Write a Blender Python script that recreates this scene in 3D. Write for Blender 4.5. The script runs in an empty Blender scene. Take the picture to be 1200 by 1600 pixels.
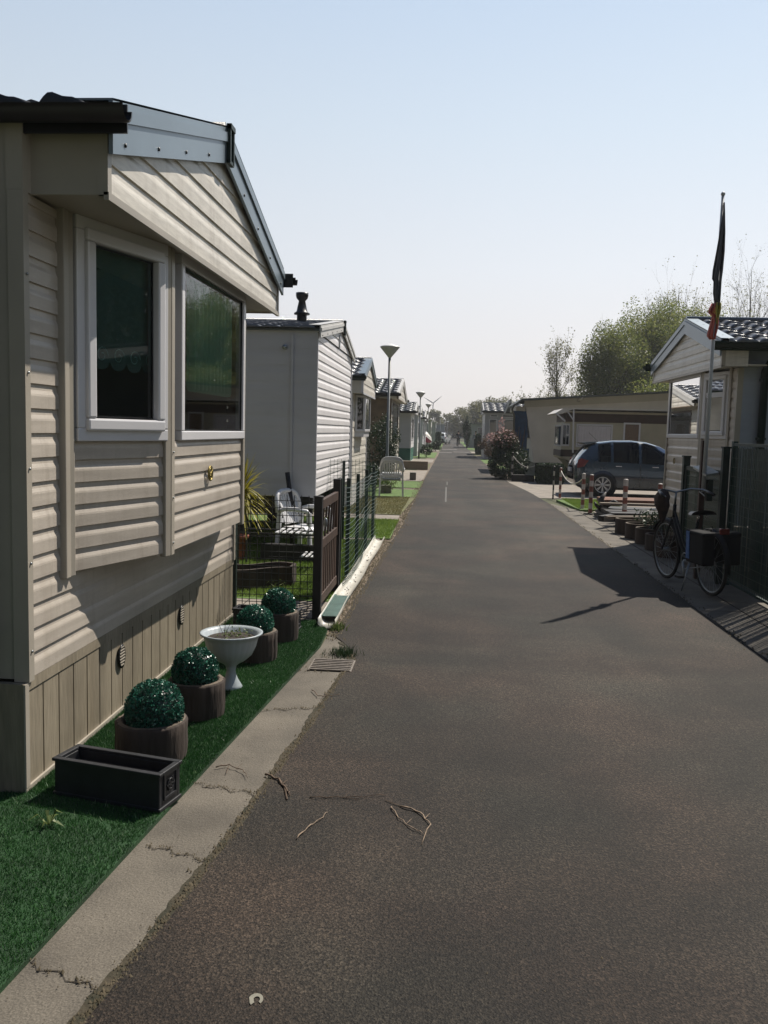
import bpy, math, random
import numpy as np
from mathutils import Matrix, Vector
R_=math.radians
scene=bpy.context.scene
# ---------------------------------------------------------------- camera
cam=bpy.data.cameras.new('camera'); camo=bpy.data.objects.new('camera',cam)
scene.collection.objects.link(camo); scene.camera=camo
def cam_rot(yaw,pitch,roll):
    cy,sy=math.cos(yaw),math.sin(yaw);cp,sp=math.cos(pitch),math.sin(pitch)
    f=Vector((sy*cp,cy*cp,-sp));r=Vector((cy,-sy,0));u=r.cross(f)
    c,s=math.cos(roll),math.sin(roll)
    r2=r*c+u*s;u2=-r*s+u*c
    return Matrix((r2,u2,-f)).transposed().to_4x4()
camo.matrix_world=Matrix.Translation((0,0,1.6))@cam_rot(R_(-4.1393),R_(5.4791),R_(1.5))
cam.sensor_fit='VERTICAL';cam.sensor_height=36;cam.sensor_width=27;cam.lens=36*1330/1600
cam.clip_start=0.05;cam.clip_end=3000
# ---------------------------------------------------------------- light
SUN_AZ,SUN_EL=R_(38.0),R_(52.0)       # azimuth from +Y toward +X
w=bpy.data.worlds.new('World');scene.world=w;w.use_nodes=True
nt=w.node_tree;nt.nodes.clear()
sky=nt.nodes.new('ShaderNodeTexSky');sky.sky_type='NISHITA';sky.sun_disc=False
sky.sun_elevation=SUN_EL;sky.sun_rotation=SUN_AZ
sky.air_density=0.9;sky.dust_density=1.5;sky.ozone_density=1.5;sky.altitude=0
bg=nt.nodes.new('ShaderNodeBackground');bg.inputs[1].default_value=0.105
# hazy spring air: the clear sky pales to cream near the horizon and whitens toward the sun
_tc=nt.nodes.new('ShaderNodeTexCoord');_sx=nt.nodes.new('ShaderNodeSeparateXYZ');nt.links.new(_tc.outputs['Generated'],_sx.inputs[0])
_rp=nt.nodes.new('ShaderNodeValToRGB');_e=_rp.color_ramp.elements
SKYR=[(0.,(6.75,6.3,6.05)),(.06,(6.8,6.5,6.4)),(.18,(6.1,6.35,6.7)),(.32,(4.9,5.6,6.35)),(.46,(3.8,4.7,5.9)),(.60,(.7,1.1,2.0))]
for i,(p,c) in enumerate(SKYR):
    q=_e[i] if i<2 else _e.new(p)
    q.position=p;q.color=(c[0]/8,c[1]/8,c[2]/8,1)
nt.links.new(_sx.outputs[2],_rp.inputs[0])
_m8=nt.nodes.new('ShaderNodeVectorMath');_m8.operation='SCALE';_m8.inputs[3].default_value=8;nt.links.new(_rp.outputs[0],_m8.inputs[0])
_dt=nt.nodes.new('ShaderNodeVectorMath');_dt.operation='DOT_PRODUCT';nt.links.new(_tc.outputs['Generated'],_dt.inputs[0]);_dt.inputs[1].default_value=(math.sin(SUN_AZ)*math.cos(SUN_EL),math.cos(SUN_AZ)*math.cos(SUN_EL),math.sin(SUN_EL))
_gl=nt.nodes.new('ShaderNodeMapRange');_gl.inputs[1].default_value=-.05;_gl.inputs[2].default_value=.33;_gl.inputs[3].default_value=.10;_gl.inputs[4].default_value=1.0;_gl.interpolation_type='SMOOTHSTEP';nt.links.new(_dt.outputs['Value'],_gl.inputs[0])
_mg=nt.nodes.new('ShaderNodeVectorMath');_mg.operation='SCALE';nt.links.new(_m8.outputs[0],_mg.inputs[0]);nt.links.new(_gl.outputs[0],_mg.inputs[3])
_mx=nt.nodes.new('ShaderNodeMixRGB');_mx.inputs[0].default_value=.95
nt.links.new(sky.outputs[0],_mx.inputs[1]);_g2=nt.nodes.new('ShaderNodeMapRange');_g2.inputs[1].default_value=.28;_g2.inputs[2].default_value=.85;_g2.inputs[3].default_value=.86;_g2.inputs[4].default_value=1.18;nt.links.new(_dt.outputs['Value'],_g2.inputs[0])
_mh=nt.nodes.new('ShaderNodeVectorMath');_mh.operation='SCALE';nt.links.new(_mg.outputs[0],_mh.inputs[0]);nt.links.new(_g2.outputs[0],_mh.inputs[3])
nt.links.new(_mh.outputs[0],_mx.inputs[2])
wo=nt.nodes.new('ShaderNodeOutputWorld')
nt.links.new(_mx.outputs[0],bg.inputs[0]);nt.links.new(bg.outputs[0],wo.inputs[0])
sl=bpy.data.lights.new('sun','SUN');sl.energy=5.0;sl.angle=R_(0.5);sl.color=(1,.93,.83)
so=bpy.data.objects.new('sun',sl);scene.collection.objects.link(so)
sd=Vector((math.sin(SUN_AZ)*math.cos(SUN_EL),math.cos(SUN_AZ)*math.cos(SUN_EL),math.sin(SUN_EL)))
so.rotation_euler=sd.to_track_quat('Z','Y').to_euler();so.location=(6,6,20)
scene.view_settings.view_transform='Standard';scene.view_settings.look='None'
scene.view_settings.exposure=0.30;scene.view_settings.gamma=1
scene.render.engine='CYCLES'
scene.cycles.max_bounces=8;scene.cycles.transparent_max_bounces=24
rng=np.random.default_rng(7);random.seed(7)
# ---------------------------------------------------------------- materials
MATS={}
def mat(name,col,rough=.7,var=.12,scale=6.,bump=0.,bscale=60.,metal=0.,spec=.5,col2=None,stretch=None,fine=0.,fscale=200.,coat=0.,sub=0.,contrast=(.35,.65),dirt=0,dcol=(.12,.085,.05)):
    m=bpy.data.materials.new(name);m.use_nodes=True;n=m.node_tree.nodes;l=m.node_tree.links
    b=n['Principled BSDF'];b.inputs['Roughness'].default_value=rough;b.inputs['Metallic'].default_value=metal
    b.inputs['Specular IOR Level'].default_value=spec
    if coat: b.inputs['Coat Weight'].default_value=coat
    tc=n.new('ShaderNodeTexCoord');src=tc.outputs['Object']
    if stretch:
        mp=n.new('ShaderNodeMapping');mp.inputs['Scale'].default_value=stretch;l.new(src,mp.inputs[0]);src=mp.outputs[0]
    no=n.new('ShaderNodeTexNoise');no.inputs['Scale'].default_value=scale;no.inputs['Detail'].default_value=6;l.new(src,no.inputs['Vector'])
    cr=n.new('ShaderNodeValToRGB');c=list(col)+[1]
    c2=list(col2)+[1] if col2 else [min(1,x*(1+var)) for x in col]+[1]
    c1=c if col2 else [x*(1-var) for x in col]+[1]
    cr.color_ramp.elements[0].position=contrast[0];cr.color_ramp.elements[0].color=c1
    cr.color_ramp.elements[1].position=contrast[1];cr.color_ramp.elements[1].color=c2
    l.new(no.outputs['Fac'],cr.inputs[0]);out=cr.outputs[0]
    if fine:
        n2=n.new('ShaderNodeTexNoise');n2.inputs['Scale'].default_value=fscale;n2.inputs['Detail'].default_value=2;l.new(src,n2.inputs['Vector'])
        mr=n.new('ShaderNodeMapRange');mr.inputs[1].default_value=.3;mr.inputs[2].default_value=.7;mr.inputs[3].default_value=1-fine;mr.inputs[4].default_value=1+fine;l.new(n2.outputs['Fac'],mr.inputs[0])
        mx=n.new('ShaderNodeVectorMath');mx.operation='MULTIPLY';l.new(out,mx.inputs[0]);l.new(mr.outputs[0],mx.inputs[1]);out=mx.outputs[0]
    if dirt:
        for ds,dsc,lo,hi in(((2.2,2.2,.35),1.6,.52,.80),((9,9,.8),1.5,.56,.85)):
            mp2=n.new('ShaderNodeMapping');mp2.inputs['Scale'].default_value=ds;l.new(tc.outputs['Object'],mp2.inputs[0])
            nd=n.new('ShaderNodeTexNoise');nd.inputs['Scale'].default_value=dsc;nd.inputs['Detail'].default_value=8;nd.inputs['Roughness'].default_value=.65;l.new(mp2.outputs[0],nd.inputs['Vector'])
            md=n.new('ShaderNodeMapRange');md.inputs[1].default_value=lo;md.inputs[2].default_value=hi;md.inputs[3].default_value=0;md.inputs[4].default_value=dirt;l.new(nd.outputs['Fac'],md.inputs[0])
            mm=n.new('ShaderNodeMixRGB');l.new(md.outputs[0],mm.inputs[0]);l.new(out,mm.inputs[1]);mm.inputs[2].default_value=list(dcol)+[1];out=mm.outputs[0]
    l.new(out,b.inputs['Base Color'])
    if bump:
        n3=n.new('ShaderNodeTexNoise');n3.inputs['Scale'].default_value=bscale;n3.inputs['Detail'].default_value=4;l.new(src,n3.inputs['Vector'])
        bp=n.new('ShaderNodeBump');bp.inputs['Strength'].default_value=bump;bp.inputs['Distance'].default_value=.01;l.new(n3.outputs['Fac'],bp.inputs['Height']);l.new(bp.outputs[0],b.inputs['Normal'])
    m['bsdf']=1;MATS[name]=m
    return m
def leafmat(name,c1,c2,trans=.35,rough=.5):
    m=bpy.data.materials.new(name);m.use_nodes=True;n=m.node_tree.nodes;l=m.node_tree.links;b=n['Principled BSDF']
    b.inputs['Roughness'].default_value=rough
    g=n.new('ShaderNodeNewGeometry');cr=n.new('ShaderNodeValToRGB')
    cr.color_ramp.elements[0].color=list(c1)+[1];cr.color_ramp.elements[1].color=list(c2)+[1]
    tc=n.new('ShaderNodeTexCoord');pn=n.new('ShaderNodeTexNoise');pn.inputs['Scale'].default_value=1.1;pn.inputs['Detail'].default_value=3;l.new(tc.outputs['Object'],pn.inputs['Vector'])
    ma=n.new('ShaderNodeMath');ma.operation='MULTIPLY_ADD';l.new(pn.outputs['Fac'],ma.inputs[0]);ma.inputs[1].default_value=1.6;ma.inputs[2].default_value=-.8
    mb_=n.new('ShaderNodeMath');mb_.operation='ADD';mb_.use_clamp=True;l.new(g.outputs['Random Per Island'],mb_.inputs[0]);l.new(ma.outputs[0],mb_.inputs[1]);l.new(mb_.outputs[0],cr.inputs[0]);l.new(cr.outputs[0],b.inputs['Base Color'])
    tr=n.new('ShaderNodeBsdfTranslucent');l.new(cr.outputs[0],tr.inputs[0]);mx=n.new('ShaderNodeMixShader');mx.inputs[0].default_value=trans
    l.new(b.outputs[0],mx.inputs[1]);l.new(tr.outputs[0],mx.inputs[2]);l.new(mx.outputs[0],n['Material Output'].inputs[0])
    return m
def glassmat(name,tint=(.55,.62,.6),refl=1.0,wav=0.,ior=1.75):
    m=bpy.data.materials.new(name);m.use_nodes=True;n=m.node_tree.nodes;l=m.node_tree.links;n.remove(n['Principled BSDF'])
    t=n.new('ShaderNodeBsdfTransparent');t.inputs[0].default_value=list(tint)+[1]
    g=n.new('ShaderNodeBsdfGlossy');g.inputs['Roughness'].default_value=.015;g.inputs[0].default_value=(refl,refl,refl,1)
    f=n.new('ShaderNodeFresnel');f.inputs[0].default_value=ior
    if wav:
        no=n.new('ShaderNodeTexNoise');no.inputs['Scale'].default_value=3;tc=n.new('ShaderNodeTexCoord');l.new(tc.outputs['Object'],no.inputs['Vector'])
        bp=n.new('ShaderNodeBump');bp.inputs['Strength'].default_value=wav;bp.inputs['Distance'].default_value=.02;l.new(no.outputs['Fac'],bp.inputs['Height']);l.new(bp.outputs[0],g.inputs['Normal'])
    mx=n.new('ShaderNodeMixShader');l.new(f.outputs[0],mx.inputs[0]);l.new(t.outputs[0],mx.inputs[1]);l.new(g.outputs[0],mx.inputs[2]);l.new(mx.outputs[0],n['Material Output'].inputs[0])
    return m
def sheer(name,col,alpha=.5):
    m=bpy.data.materials.new(name);m.use_nodes=True;n=m.node_tree.nodes;l=m.node_tree.links;b=n['Principled BSDF'];b.inputs['Base Color'].default_value=list(col)+[1];b.inputs['Roughness'].default_value=.9
    tl=n.new('ShaderNodeBsdfTranslucent');tl.inputs[0].default_value=list(col)+[1];m1=n.new('ShaderNodeMixShader');l.new(b.outputs[0],m1.inputs[1]);l.new(tl.outputs[0],m1.inputs[2])
    t=n.new('ShaderNodeBsdfTransparent');m2=n.new('ShaderNodeMixShader');m2.inputs[0].default_value=1-alpha;l.new(m1.outputs[0],m2.inputs[1]);l.new(t.outputs[0],m2.inputs[2]);l.new(m2.outputs[0],n['Material Output'].inputs[0])
    return m
M=MATS
def asphalt():
    m=bpy.data.materials.new('asphalt');m.use_nodes=True;n=m.node_tree.nodes;l=m.node_tree.links;b=n['Principled BSDF'];b.inputs['Roughness'].default_value=.8;b.inputs['Specular IOR Level'].default_value=.3
    tc=n.new('ShaderNodeTexCoord');o=tc.outputs['Object']
    def noise(s,d=3,vec=o,dist=0):
        x=n.new('ShaderNodeTexNoise');x.inputs['Scale'].default_value=s;x.inputs['Detail'].default_value=d;x.inputs['Distortion'].default_value=dist;l.new(vec,x.inputs['Vector']);return x.outputs['Fac']
    def mr(v,a,bb,c,d):
        x=n.new('ShaderNodeMapRange');x.inputs[1].default_value=a;x.inputs[2].default_value=bb;x.inputs[3].default_value=c;x.inputs[4].default_value=d;l.new(v,x.inputs[0]);return x.outputs[0]
    def mul(a,bb):
        x=n.new('ShaderNodeMath');x.operation='MULTIPLY';l.new(a,x.inputs[0]);l.new(bb,x.inputs[1]);return x.outputs[0]
    vo=n.new('ShaderNodeTexVoronoi');vo.inputs['Scale'].default_value=165;l.new(o,vo.inputs['Vector'])
    sp=n.new('ShaderNodeSeparateColor');l.new(vo.outputs['Color'],sp.inputs[0])
    s1=mr(sp.outputs[0],0,1,.0,1.0)
    pw=n.new('ShaderNodeMath');pw.operation='POWER';l.new(s1,pw.inputs[0]);pw.inputs[1].default_value=2.2
    stone=mr(pw.outputs[0],0,1,.62,2.15)
    pits=mr(noise(95,2),.40,.50,.32,1.0)
    seam=mr(noise(.22,2,dist=.3),.50,.512,.88,1.12)
    grit=mr(noise(38,3),.35,.65,.80,1.2)
    big=mr(noise(.42,5,dist=1.4),.36,.64,.58,1.42)
    med=mr(noise(2.2,6,dist=.8),.3,.7,.80,1.2)
    mp=n.new('ShaderNodeMapping');mp.inputs['Scale'].default_value=(1.6,.06,1);l.new(o,mp.inputs[0])
    tr=mr(noise(1.0,3,mp.outputs[0]),.35,.65,.82,1.22)
    # paler stripe along the right wheel track: wear, with soft sheen put into colour
    sx=n.new('ShaderNodeSeparateXYZ');l.new(o,sx.inputs[0])
    ad=n.new('ShaderNodeMath');ad.operation='SUBTRACT';l.new(sx.outputs[0],ad.inputs[0]);ad.inputs[1].default_value=1.75
    ab=n.new('ShaderNodeMath');ab.operation='ABSOLUTE';l.new(ad.outputs[0],ab.inputs[0])
    st=mr(ab.outputs[0],.0,.75,1.32,1.0)
    v=mul(mul(mul(mul(mul(mul(stone,big),med),tr),st),seam),mul(grit,pits))
    cr=n.new('ShaderNodeMixRGB');cr.inputs[1].default_value=(.0,.0,.0,1);cr.inputs[2].default_value=(.112,.093,.074,1);cr.blend_type='MIX'
    vv=mr(v,0,4.5,0,1.0);l.new(vv,cr.inputs[0]);
    bl=n.new('ShaderNodeMixRGB');bl.blend_type='MULTIPLY';bl.inputs[0].default_value=1;l.new(cr.outputs[0],bl.inputs[1])
    c2=n.new('ShaderNodeValToRGB');c2.color_ramp.elements[0].color=(1.18,1.0,.88,1);c2.color_ramp.elements[1].color=(.92,.96,.88,1);c2.color_ramp.elements[0].position=.4;c2.color_ramp.elements[1].position=.6
    l.new(noise(.8,3),c2.inputs[0]);l.new(c2.outputs[0],bl.inputs[2]);l.new(bl.outputs[0],b.inputs['Base Color'])
    bp=n.new('ShaderNodeBump');bp.inputs['Strength'].default_value=.7;bp.inputs['Distance'].default_value=.003;l.new(vo.outputs['Distance'],bp.inputs['Height']);l.new(bp.outputs[0],b.inputs['Normal'])
    M['asphalt']=m
asphalt()
mat('concrete',(.115,.10,.078),.85,.25,2.5,.4,90,fine=.35,fscale=160,dirt=.5,dcol=(.045,.036,.026))
mat('joint',(.035,.028,.02),.95,.3,40)
mat('gravel',(.16,.125,.09),.95,.5,50,.9,80,fine=.4,fscale=90)
mat('soil',(.035,.027,.020),.95,.4,30,.8,60)
mat('turf',(.012,.045,.012),.9,.3,8,.3,120,fine=.4,fscale=250)
mat('turf_sunny',(.08,.14,.025),.9,.3,6,.4,120,fine=.4,fscale=200)
mat('lawn_dry',(.12,.12,.05),.95,.3,5,.4,80,fine=.4,fscale=120)
mat('ground',(.07,.075,.035),.95,.4,.3,.3,20,fine=.3,fscale=30)
mat('paving',(.23,.20,.165),.85,.15,3,.3,60,fine=.2,fscale=90)
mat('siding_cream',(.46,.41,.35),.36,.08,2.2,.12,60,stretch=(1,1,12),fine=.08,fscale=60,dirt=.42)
mat('siding_shade',(.50,.44,.355),.4,.06,2.2,.1,50,stretch=(1,1,12),fine=.05,fscale=60)
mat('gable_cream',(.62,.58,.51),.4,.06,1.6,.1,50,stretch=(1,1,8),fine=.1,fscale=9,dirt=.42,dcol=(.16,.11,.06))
mat('siding_white',(.82,.79,.79),.32,.04,2,.05,40,dirt=.15)
mat('panel_white',(.47,.47,.50),.45,.04,1.2,.05,20,stretch=(1,1,6))
mat('siding_grey',(.40,.40,.41),.42,.06,2,.08,40)
mat('siding_dirty',(.42,.40,.35),.5,.15,1.5,.08,40)
mat('siding_brown',(.17,.12,.075),.6,.2,3,.1,40)
mat('siding_dark',(.12,.11,.09),.6,.15,3,.1,40)
mat('siding_bluegrey',(.30,.33,.38),.5,.08,3)
mat('skirt',(.245,.21,.155),.5,.14,4,.3,60,stretch=(1,1,.15),fine=.12,fscale=50,dirt=.4)
mat('green_skirt',(.03,.13,.09),.6,.1,4)
mat('trim_cream',(.36,.325,.27),.4,.06,3)
mat('upvc',(.64,.63,.64),.25,.02,3)
mat('verge_metal',(.21,.26,.30),.35,.08,2,.05,20,metal=.35)
mat('verge_light',(.55,.54,.52),.45,.08,3)
mat('tile_dark',(.03,.033,.036),.42,.25,7,.3,150,metal=0.,spec=.6)
mat('tile_grey',(.12,.125,.135),.33,.15,9,.3,150,spec=.9,coat=.3)
mat('tile_red',(.14,.055,.04),.55,.2,9,.2,80)
mat('black_plastic',(.010,.011,.012),.35,.1,6)
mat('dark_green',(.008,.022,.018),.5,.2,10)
mat('fence_green',(.005,.028,.026),.55,.3,14,.1,40)
mat('wire_green',(.012,.05,.035),.4,.1,10)
mat('wire_dark',(.012,.014,.013),.5,.1,10)
mat('wood_brown',(.055,.03,.02),.6,.25,5,.3,60,stretch=(1,1,.1))
mat('wood_dark',(.012,.010,.010),.6,.25,8,.2,60)
mat('wood_old',(.20,.16,.12),.8,.3,6,.4,50,stretch=(.15,1,1))
mat('wood_red',(.17,.08,.05),.8,.3,6,.4,50,stretch=(.15,1,1))
mat('log',(.042,.030,.023),.9,.35,9,.6,50,stretch=(1,1,.2))
mat('log_top',(.12,.095,.07),.9,.25,15,.6,50)
mat('lead',(.014,.015,.018),.55,.3,10,.2,60)
mat('urn',(.33,.37,.39),.4,.06,6,.05,60)
mat('terracotta',(.32,.09,.045),.7,.15,8)
mat('plastic_white',(.66,.66,.67),.35,.04,6)
mat('plastic_grey',(.42,.43,.44),.4,.05,6)
mat('gutter_white',(.52,.50,.44),.45,.15,6,.1,40)
mat('gutter_cover',(.10,.16,.14),.4,.2,8,.1,40,metal=.2)
mat('grate_metal',(.22,.19,.16),.5,.2,20,.2,60,metal=.5)
mat('hole_dark',(.004,.004,.004),.9,.1,10)
mat('brass',(.22,.17,.05),.4,.2,20,metal=.8)
mat('steel',(.32,.34,.35),.35,.1,10,metal=.8)
mat('lamp_post',(.17,.18,.18),.5,.1,4,metal=.3)
mat('lamp_shade',(.40,.40,.38),.45,.05,4)
mat('lamp_cap',(.78,.78,.75),.4,.03,4)
mat('bark',(.06,.048,.036),.9,.3,12,.6,30)
mat('bark_pale',(.13,.115,.095),.9,.3,12,.6,30)
mat('twig',(.11,.075,.05),.9,.3,40)
mat('twig_pale',(.27,.2,.14),.9,.3,40)
mat('car_paint',(.022,.042,.062),.22,.08,2,coat=1.,metal=.3)
mat('car_white',(.6,.6,.6),.25,.05,2,coat=.8)
mat('car_dark',(.02,.02,.025),.3,.05,2,coat=.5)
mat('tyre',(.012,.012,.012),.8,.2,20)
mat('rim',(.50,.51,.52),.3,.05,9,metal=.6)
mat('lens_red',(.16,.012,.012),.2,.1,9,coat=.6)
mat('chrome',(.6,.6,.6),.12,.02,5,metal=1.)
mat('bike_frame',(.008,.009,.010),.55,.1,9,spec=.25)
mat('fabric_black',(.004,.004,.0045),.95,spec=.1,var=.2,scale=20) if 0 else mat('fabric_black',(.004,.004,.0045),.95,.2,20)
mat('fabric_blue',(.06,.14,.34),.7,.15,20)
mat('fabric_brown',(.035,.018,.012),.7,.3,20)
mat('flag_black',(.075,.078,.092),.7,.15,12)
mat('flag_yellow',(.45,.40,.08),.7,.1,12)
mat('flag_red',(.50,.12,.09),.7,.1,12)
mat('pole_white',(.52,.54,.56),.4,.06,6)
mat('post_brown',(.05,.02,.012),.6,.2,8)
mat('paint_red',(.20,.065,.045),.55,.2,12)
mat('paint_white',(.46,.42,.38),.6,.15,12)
mat('rope',(.5,.47,.42),.8,.1,20)
mat('paper',(.45,.46,.50),.6,.05,9)
mat('ink',(.03,.03,.04),.7,.05,9)
mat('olive',(.42,.385,.28),.55,.08,2,.05,20)
mat('band_brown',(.055,.032,.022),.6,.15,4)
mat('beige',(.42,.39,.335),.6,.06,1.5,.05,20)
mat('beige_wall',(.58,.545,.51),.6,.06,1.5,.05,20)
mat('roof_edge',(.08,.09,.085),.6,.1,5)
mat('canopy_white',(.62,.59,.54),.5,.05,5)
mat('blue_cloth',(.012,.045,.11),.8,.2,8)
mat('door_grey',(.42,.42,.43),.4,.05,4)
mat('curtain_orange',(.24,.16,.10),.9,.15,30,stretch=(6,6,.2))
mat('curtain_white',(.74,.72,.76),.9,.12,30,stretch=(6,6,.2))
mat('skin',(.45,.27,.2),.6,.05,9)
mat('cloth_dark',(.018,.02,.026),.85,.1,9)
mat('cloth_grey',(.16,.17,.2),.85,.1,9)
mat('cloth_pink',(.30,.05,.09),.85,.1,9)
mat('hair',(.03,.022,.016),.8,.1,9)
mat('turbine',(.62,.63,.66),.5,.02,9)
mat('room',(.10,.11,.11),.9,.1,3)
mat('room_white',(.5,.5,.48),.9,.05,3)
GL=glassmat('window_glass',(.86,.96,.92),.95,0.,1.5);GLD=glassmat('dark_glass',(.10,.12,.12),1,.1);GLC=glassmat('car_glass',(.18,.2,.2),.45,0,1.45)
CURT=sheer('green_net',(.36,.66,.48),.75);LACE=sheer('lace_net',(.28,.46,.46),.42)
LF={'willow':leafmat('willow_leaf',(.085,.125,.03),(.25,.26,.075),.55),
 'dark':leafmat('dark_leaf',(.012,.03,.012),(.04,.07,.025),.2),
 'box':leafmat('box_leaf',(.008,.06,.038),(.035,.17,.11),.12,.30),
 'birch':leafmat('birch_leaf',(.14,.15,.06),(.24,.23,.11),.5),
 'far':leafmat('far_leaf',(.09,.10,.045),(.19,.18,.08),.45),
 'pink':leafmat('pink_petal',(.34,.20,.19),(.60,.44,.42),.4),
 'rust':leafmat('rust_leaf',(.07,.045,.025),(.13,.075,.045),.3),
 'palm':leafmat('palm_leaf',(.22,.20,.02),(.42,.36,.05),.4),
 'grass':leafmat('grass_blade',(.008,.045,.010),(.04,.13,.03),.25,.45),
 'grass2':leafmat('lawn_blade',(.09,.16,.02),(.22,.30,.06),.4,.5),
 'weed':leafmat('weed_leaf',(.06,.10,.02),(.16,.2,.06),.3)}
# ---------------------------------------------------------------- mesh builder
C=scene.collection.objects
W={}
class MB:
    def __init__(s): s.v=[];s.f=[];s.m=[];s.sm=[];s.cur=0;s.smooth=False
    def add(s,vs,fs,sm=None):
        b=len(s.v);s.v+= [tuple(map(float,p)) for p in vs];s.f+=[tuple(b+i for i in f) for f in fs]
        s.m+=[s.cur]*len(fs);s.sm+=[s.smooth if sm is None else sm]*len(fs)
    def box(s,x0,x1,y0,y1,z0,z1,T=None):
        vs=[(x,y,z) for z in(z0,z1) for y in(y0,y1) for x in(x0,x1)]
        if T is not None: vs=[T@Vector(p) for p in vs]
        s.add(vs,[(0,2,3,1),(4,5,7,6),(0,1,5,4),(2,6,7,3),(0,4,6,2),(1,3,7,5)])
    def slab(s,a,b,z0,z1,n,d0,d1):
        "box along plan segment a-b, depth d0..d1 along plan normal n"
        P=[]
        for z in(z0,z1):
            for d in(d0,d1):
                for p in(a,b): P.append((p[0]+n[0]*d,p[1]+n[1]*d,z))
        s.add(P,[(0,2,3,1),(4,5,7,6),(0,1,5,4),(2,6,7,3),(0,4,6,2),(1,3,7,5)])
    def prism(s,poly,n0,n1,axis='x'):
        "poly: list of 2D points; extruded along axis from n0 to n1"
        def mk(p,t):
            return {'x':(t,p[0],p[1]),'y':(p[0],t,p[1]),'z':(p[0],p[1],t)}[axis]
        k=len(poly);vs=[mk(p,n0) for p in poly]+[mk(p,n1) for p in poly]
        s.add(vs,[tuple(range(k))[::-1],tuple(range(k,2*k))]+[(i,(i+1)%k,k+(i+1)%k,k+i) for i in range(k)])
    def quad(s,*p): s.add(p,[tuple(range(len(p)))])
    def bar(s,a,b,w,h=None,up=(0,0,1)):
        h=h or w;a=Vector(a);b=Vector(b);d=(b-a).normalized();u=Vector(up)
        if abs(d.dot(u))>.98:u=Vector((1,0,0))
        r=d.cross(u).normalized()*(w/2);u2=r.cross(d).normalized()*(h/2)
        vs=[];
        for p in(a,b): vs+=[p-r-u2,p+r-u2,p+r+u2,p-r+u2]
        s.add(vs,[(0,1,2,3),(7,6,5,4),(0,4,5,1),(1,5,6,2),(2,6,7,3),(3,7,4,0)])
    def tube(s,pts,r,n=6,cap=True):
        pts=[Vector(p) for p in pts];k=len(pts);rs=r if hasattr(r,'__len__') else [r]*k
        vs=[];pu=None
        for i,p in enumerate(pts):
            d=(pts[min(i+1,k-1)]-pts[max(i-1,0)]);d=d.normalized() if d.length>1e-9 else Vector((0,0,1))
            if pu is None:
                u=Vector((0,0,1)) if abs(d.z)<.9 else Vector((1,0,0))
            else: u=pu
            r1=d.cross(u);r1=r1.normalized() if r1.length>1e-6 else Vector((1,0,0));u=r1.cross(d).normalized();pu=u
            for j in range(n):
                a=2*math.pi*j/n;vs.append(p+(r1*math.cos(a)+u*math.sin(a))*rs[i])
        fs=[(i*n+j,i*n+(j+1)%n,(i+1)*n+(j+1)%n,(i+1)*n+j) for i in range(k-1) for j in range(n)]
        if cap: fs+=[tuple(range(n))[::-1],tuple((k-1)*n+j for j in range(n))]
        s.add(vs,fs,n>4)
    def lathe(s,prof,c=(0,0,0),n=24,sm=True,wob=None,T=None):
        vs=[];k=len(prof)
        for r,z in prof:
            for j in range(n):
                a=2*math.pi*j/n;rr=r*(1+(wob(a,z) if wob else 0));p=Vector((c[0]+rr*math.cos(a),c[1]+rr*math.sin(a),c[2]+z))
                vs.append(T@p if T is not None else p)
        s.add(vs,[(i*n+j,i*n+(j+1)%n,(i+1)*n+(j+1)%n,(i+1)*n+j) for i in range(k-1) for j in range(n)],sm)
    def torus(s,c,R,r,axis='y',n=32,k=8,T=None):
        vs=[]
        for i in range(n):
            a=2*math.pi*i/n
            for j in range(k):
                b=2*math.pi*j/k;q=(R+r*math.cos(b));x,y,z=q*math.cos(a),r*math.sin(b),q*math.sin(a)
                if axis=='z':x,y,z=x,z,y
                if axis=='x':x,y,z=y,x,z
                p=Vector((c[0]+x,c[1]+y,c[2]+z));vs.append(T@p if T is not None else p)
        s.add(vs,[(i*k+j,((i+1)%n)*k+j,((i+1)%n)*k+(j+1)%k,i*k+(j+1)%k) for i in range(n) for j in range(k)],True)
    def sphere(s,c,r,n=12,m=8,sc=(1,1,1)):
        vs=[];fs=[]
        for i in range(m+1):
            t=math.pi*i/m
            for j in range(n):
                a=2*math.pi*j/n;vs.append((c[0]+r*sc[0]*math.sin(t)*math.cos(a),c[1]+r*sc[1]*math.sin(t)*math.sin(a),c[2]+r*sc[2]*math.cos(t)))
        fs=[(i*n+j,i*n+(j+1)%n,(i+1)*n+(j+1)%n,(i+1)*n+j) for i in range(m) for j in range(n)]
        s.add(vs,fs,True)
    def build(s,name,mats,parent=None,label=None,kind=None,cat=None,group=None,bevel=0):
        me=bpy.data.meshes.new(name);me.from_pydata(s.v,[],s.f)
        ms=mats if isinstance(mats,(list,tuple)) else [mats]
        for q in ms: me.materials.append(M[q] if isinstance(q,str) else q)
        me.polygons.foreach_set('material_index',np.array(s.m,dtype=np.int32));me.polygons.foreach_set('use_smooth',np.array(s.sm,dtype=bool))
        me.update()
        return link(name,me,parent,label,kind,cat,group,bevel)
def link(name,me,parent=None,label=None,kind=None,cat=None,group=None,bevel=0):
    o=bpy.data.objects.new(name,me);C.link(o)
    if parent is not None:
        o.parent=parent;o.matrix_parent_inverse=W.get(parent.name,Matrix.Identity(4)).inverted()
    if label:o['label']=label
    if kind:o['kind']=kind
    if cat:o['category']=cat
    if group:o['group']=group
    if bevel:
        b=o.modifiers.new('bevel','BEVEL');b.width=bevel;b.segments=2;b.limit_method='ANGLE'
    return o
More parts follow.
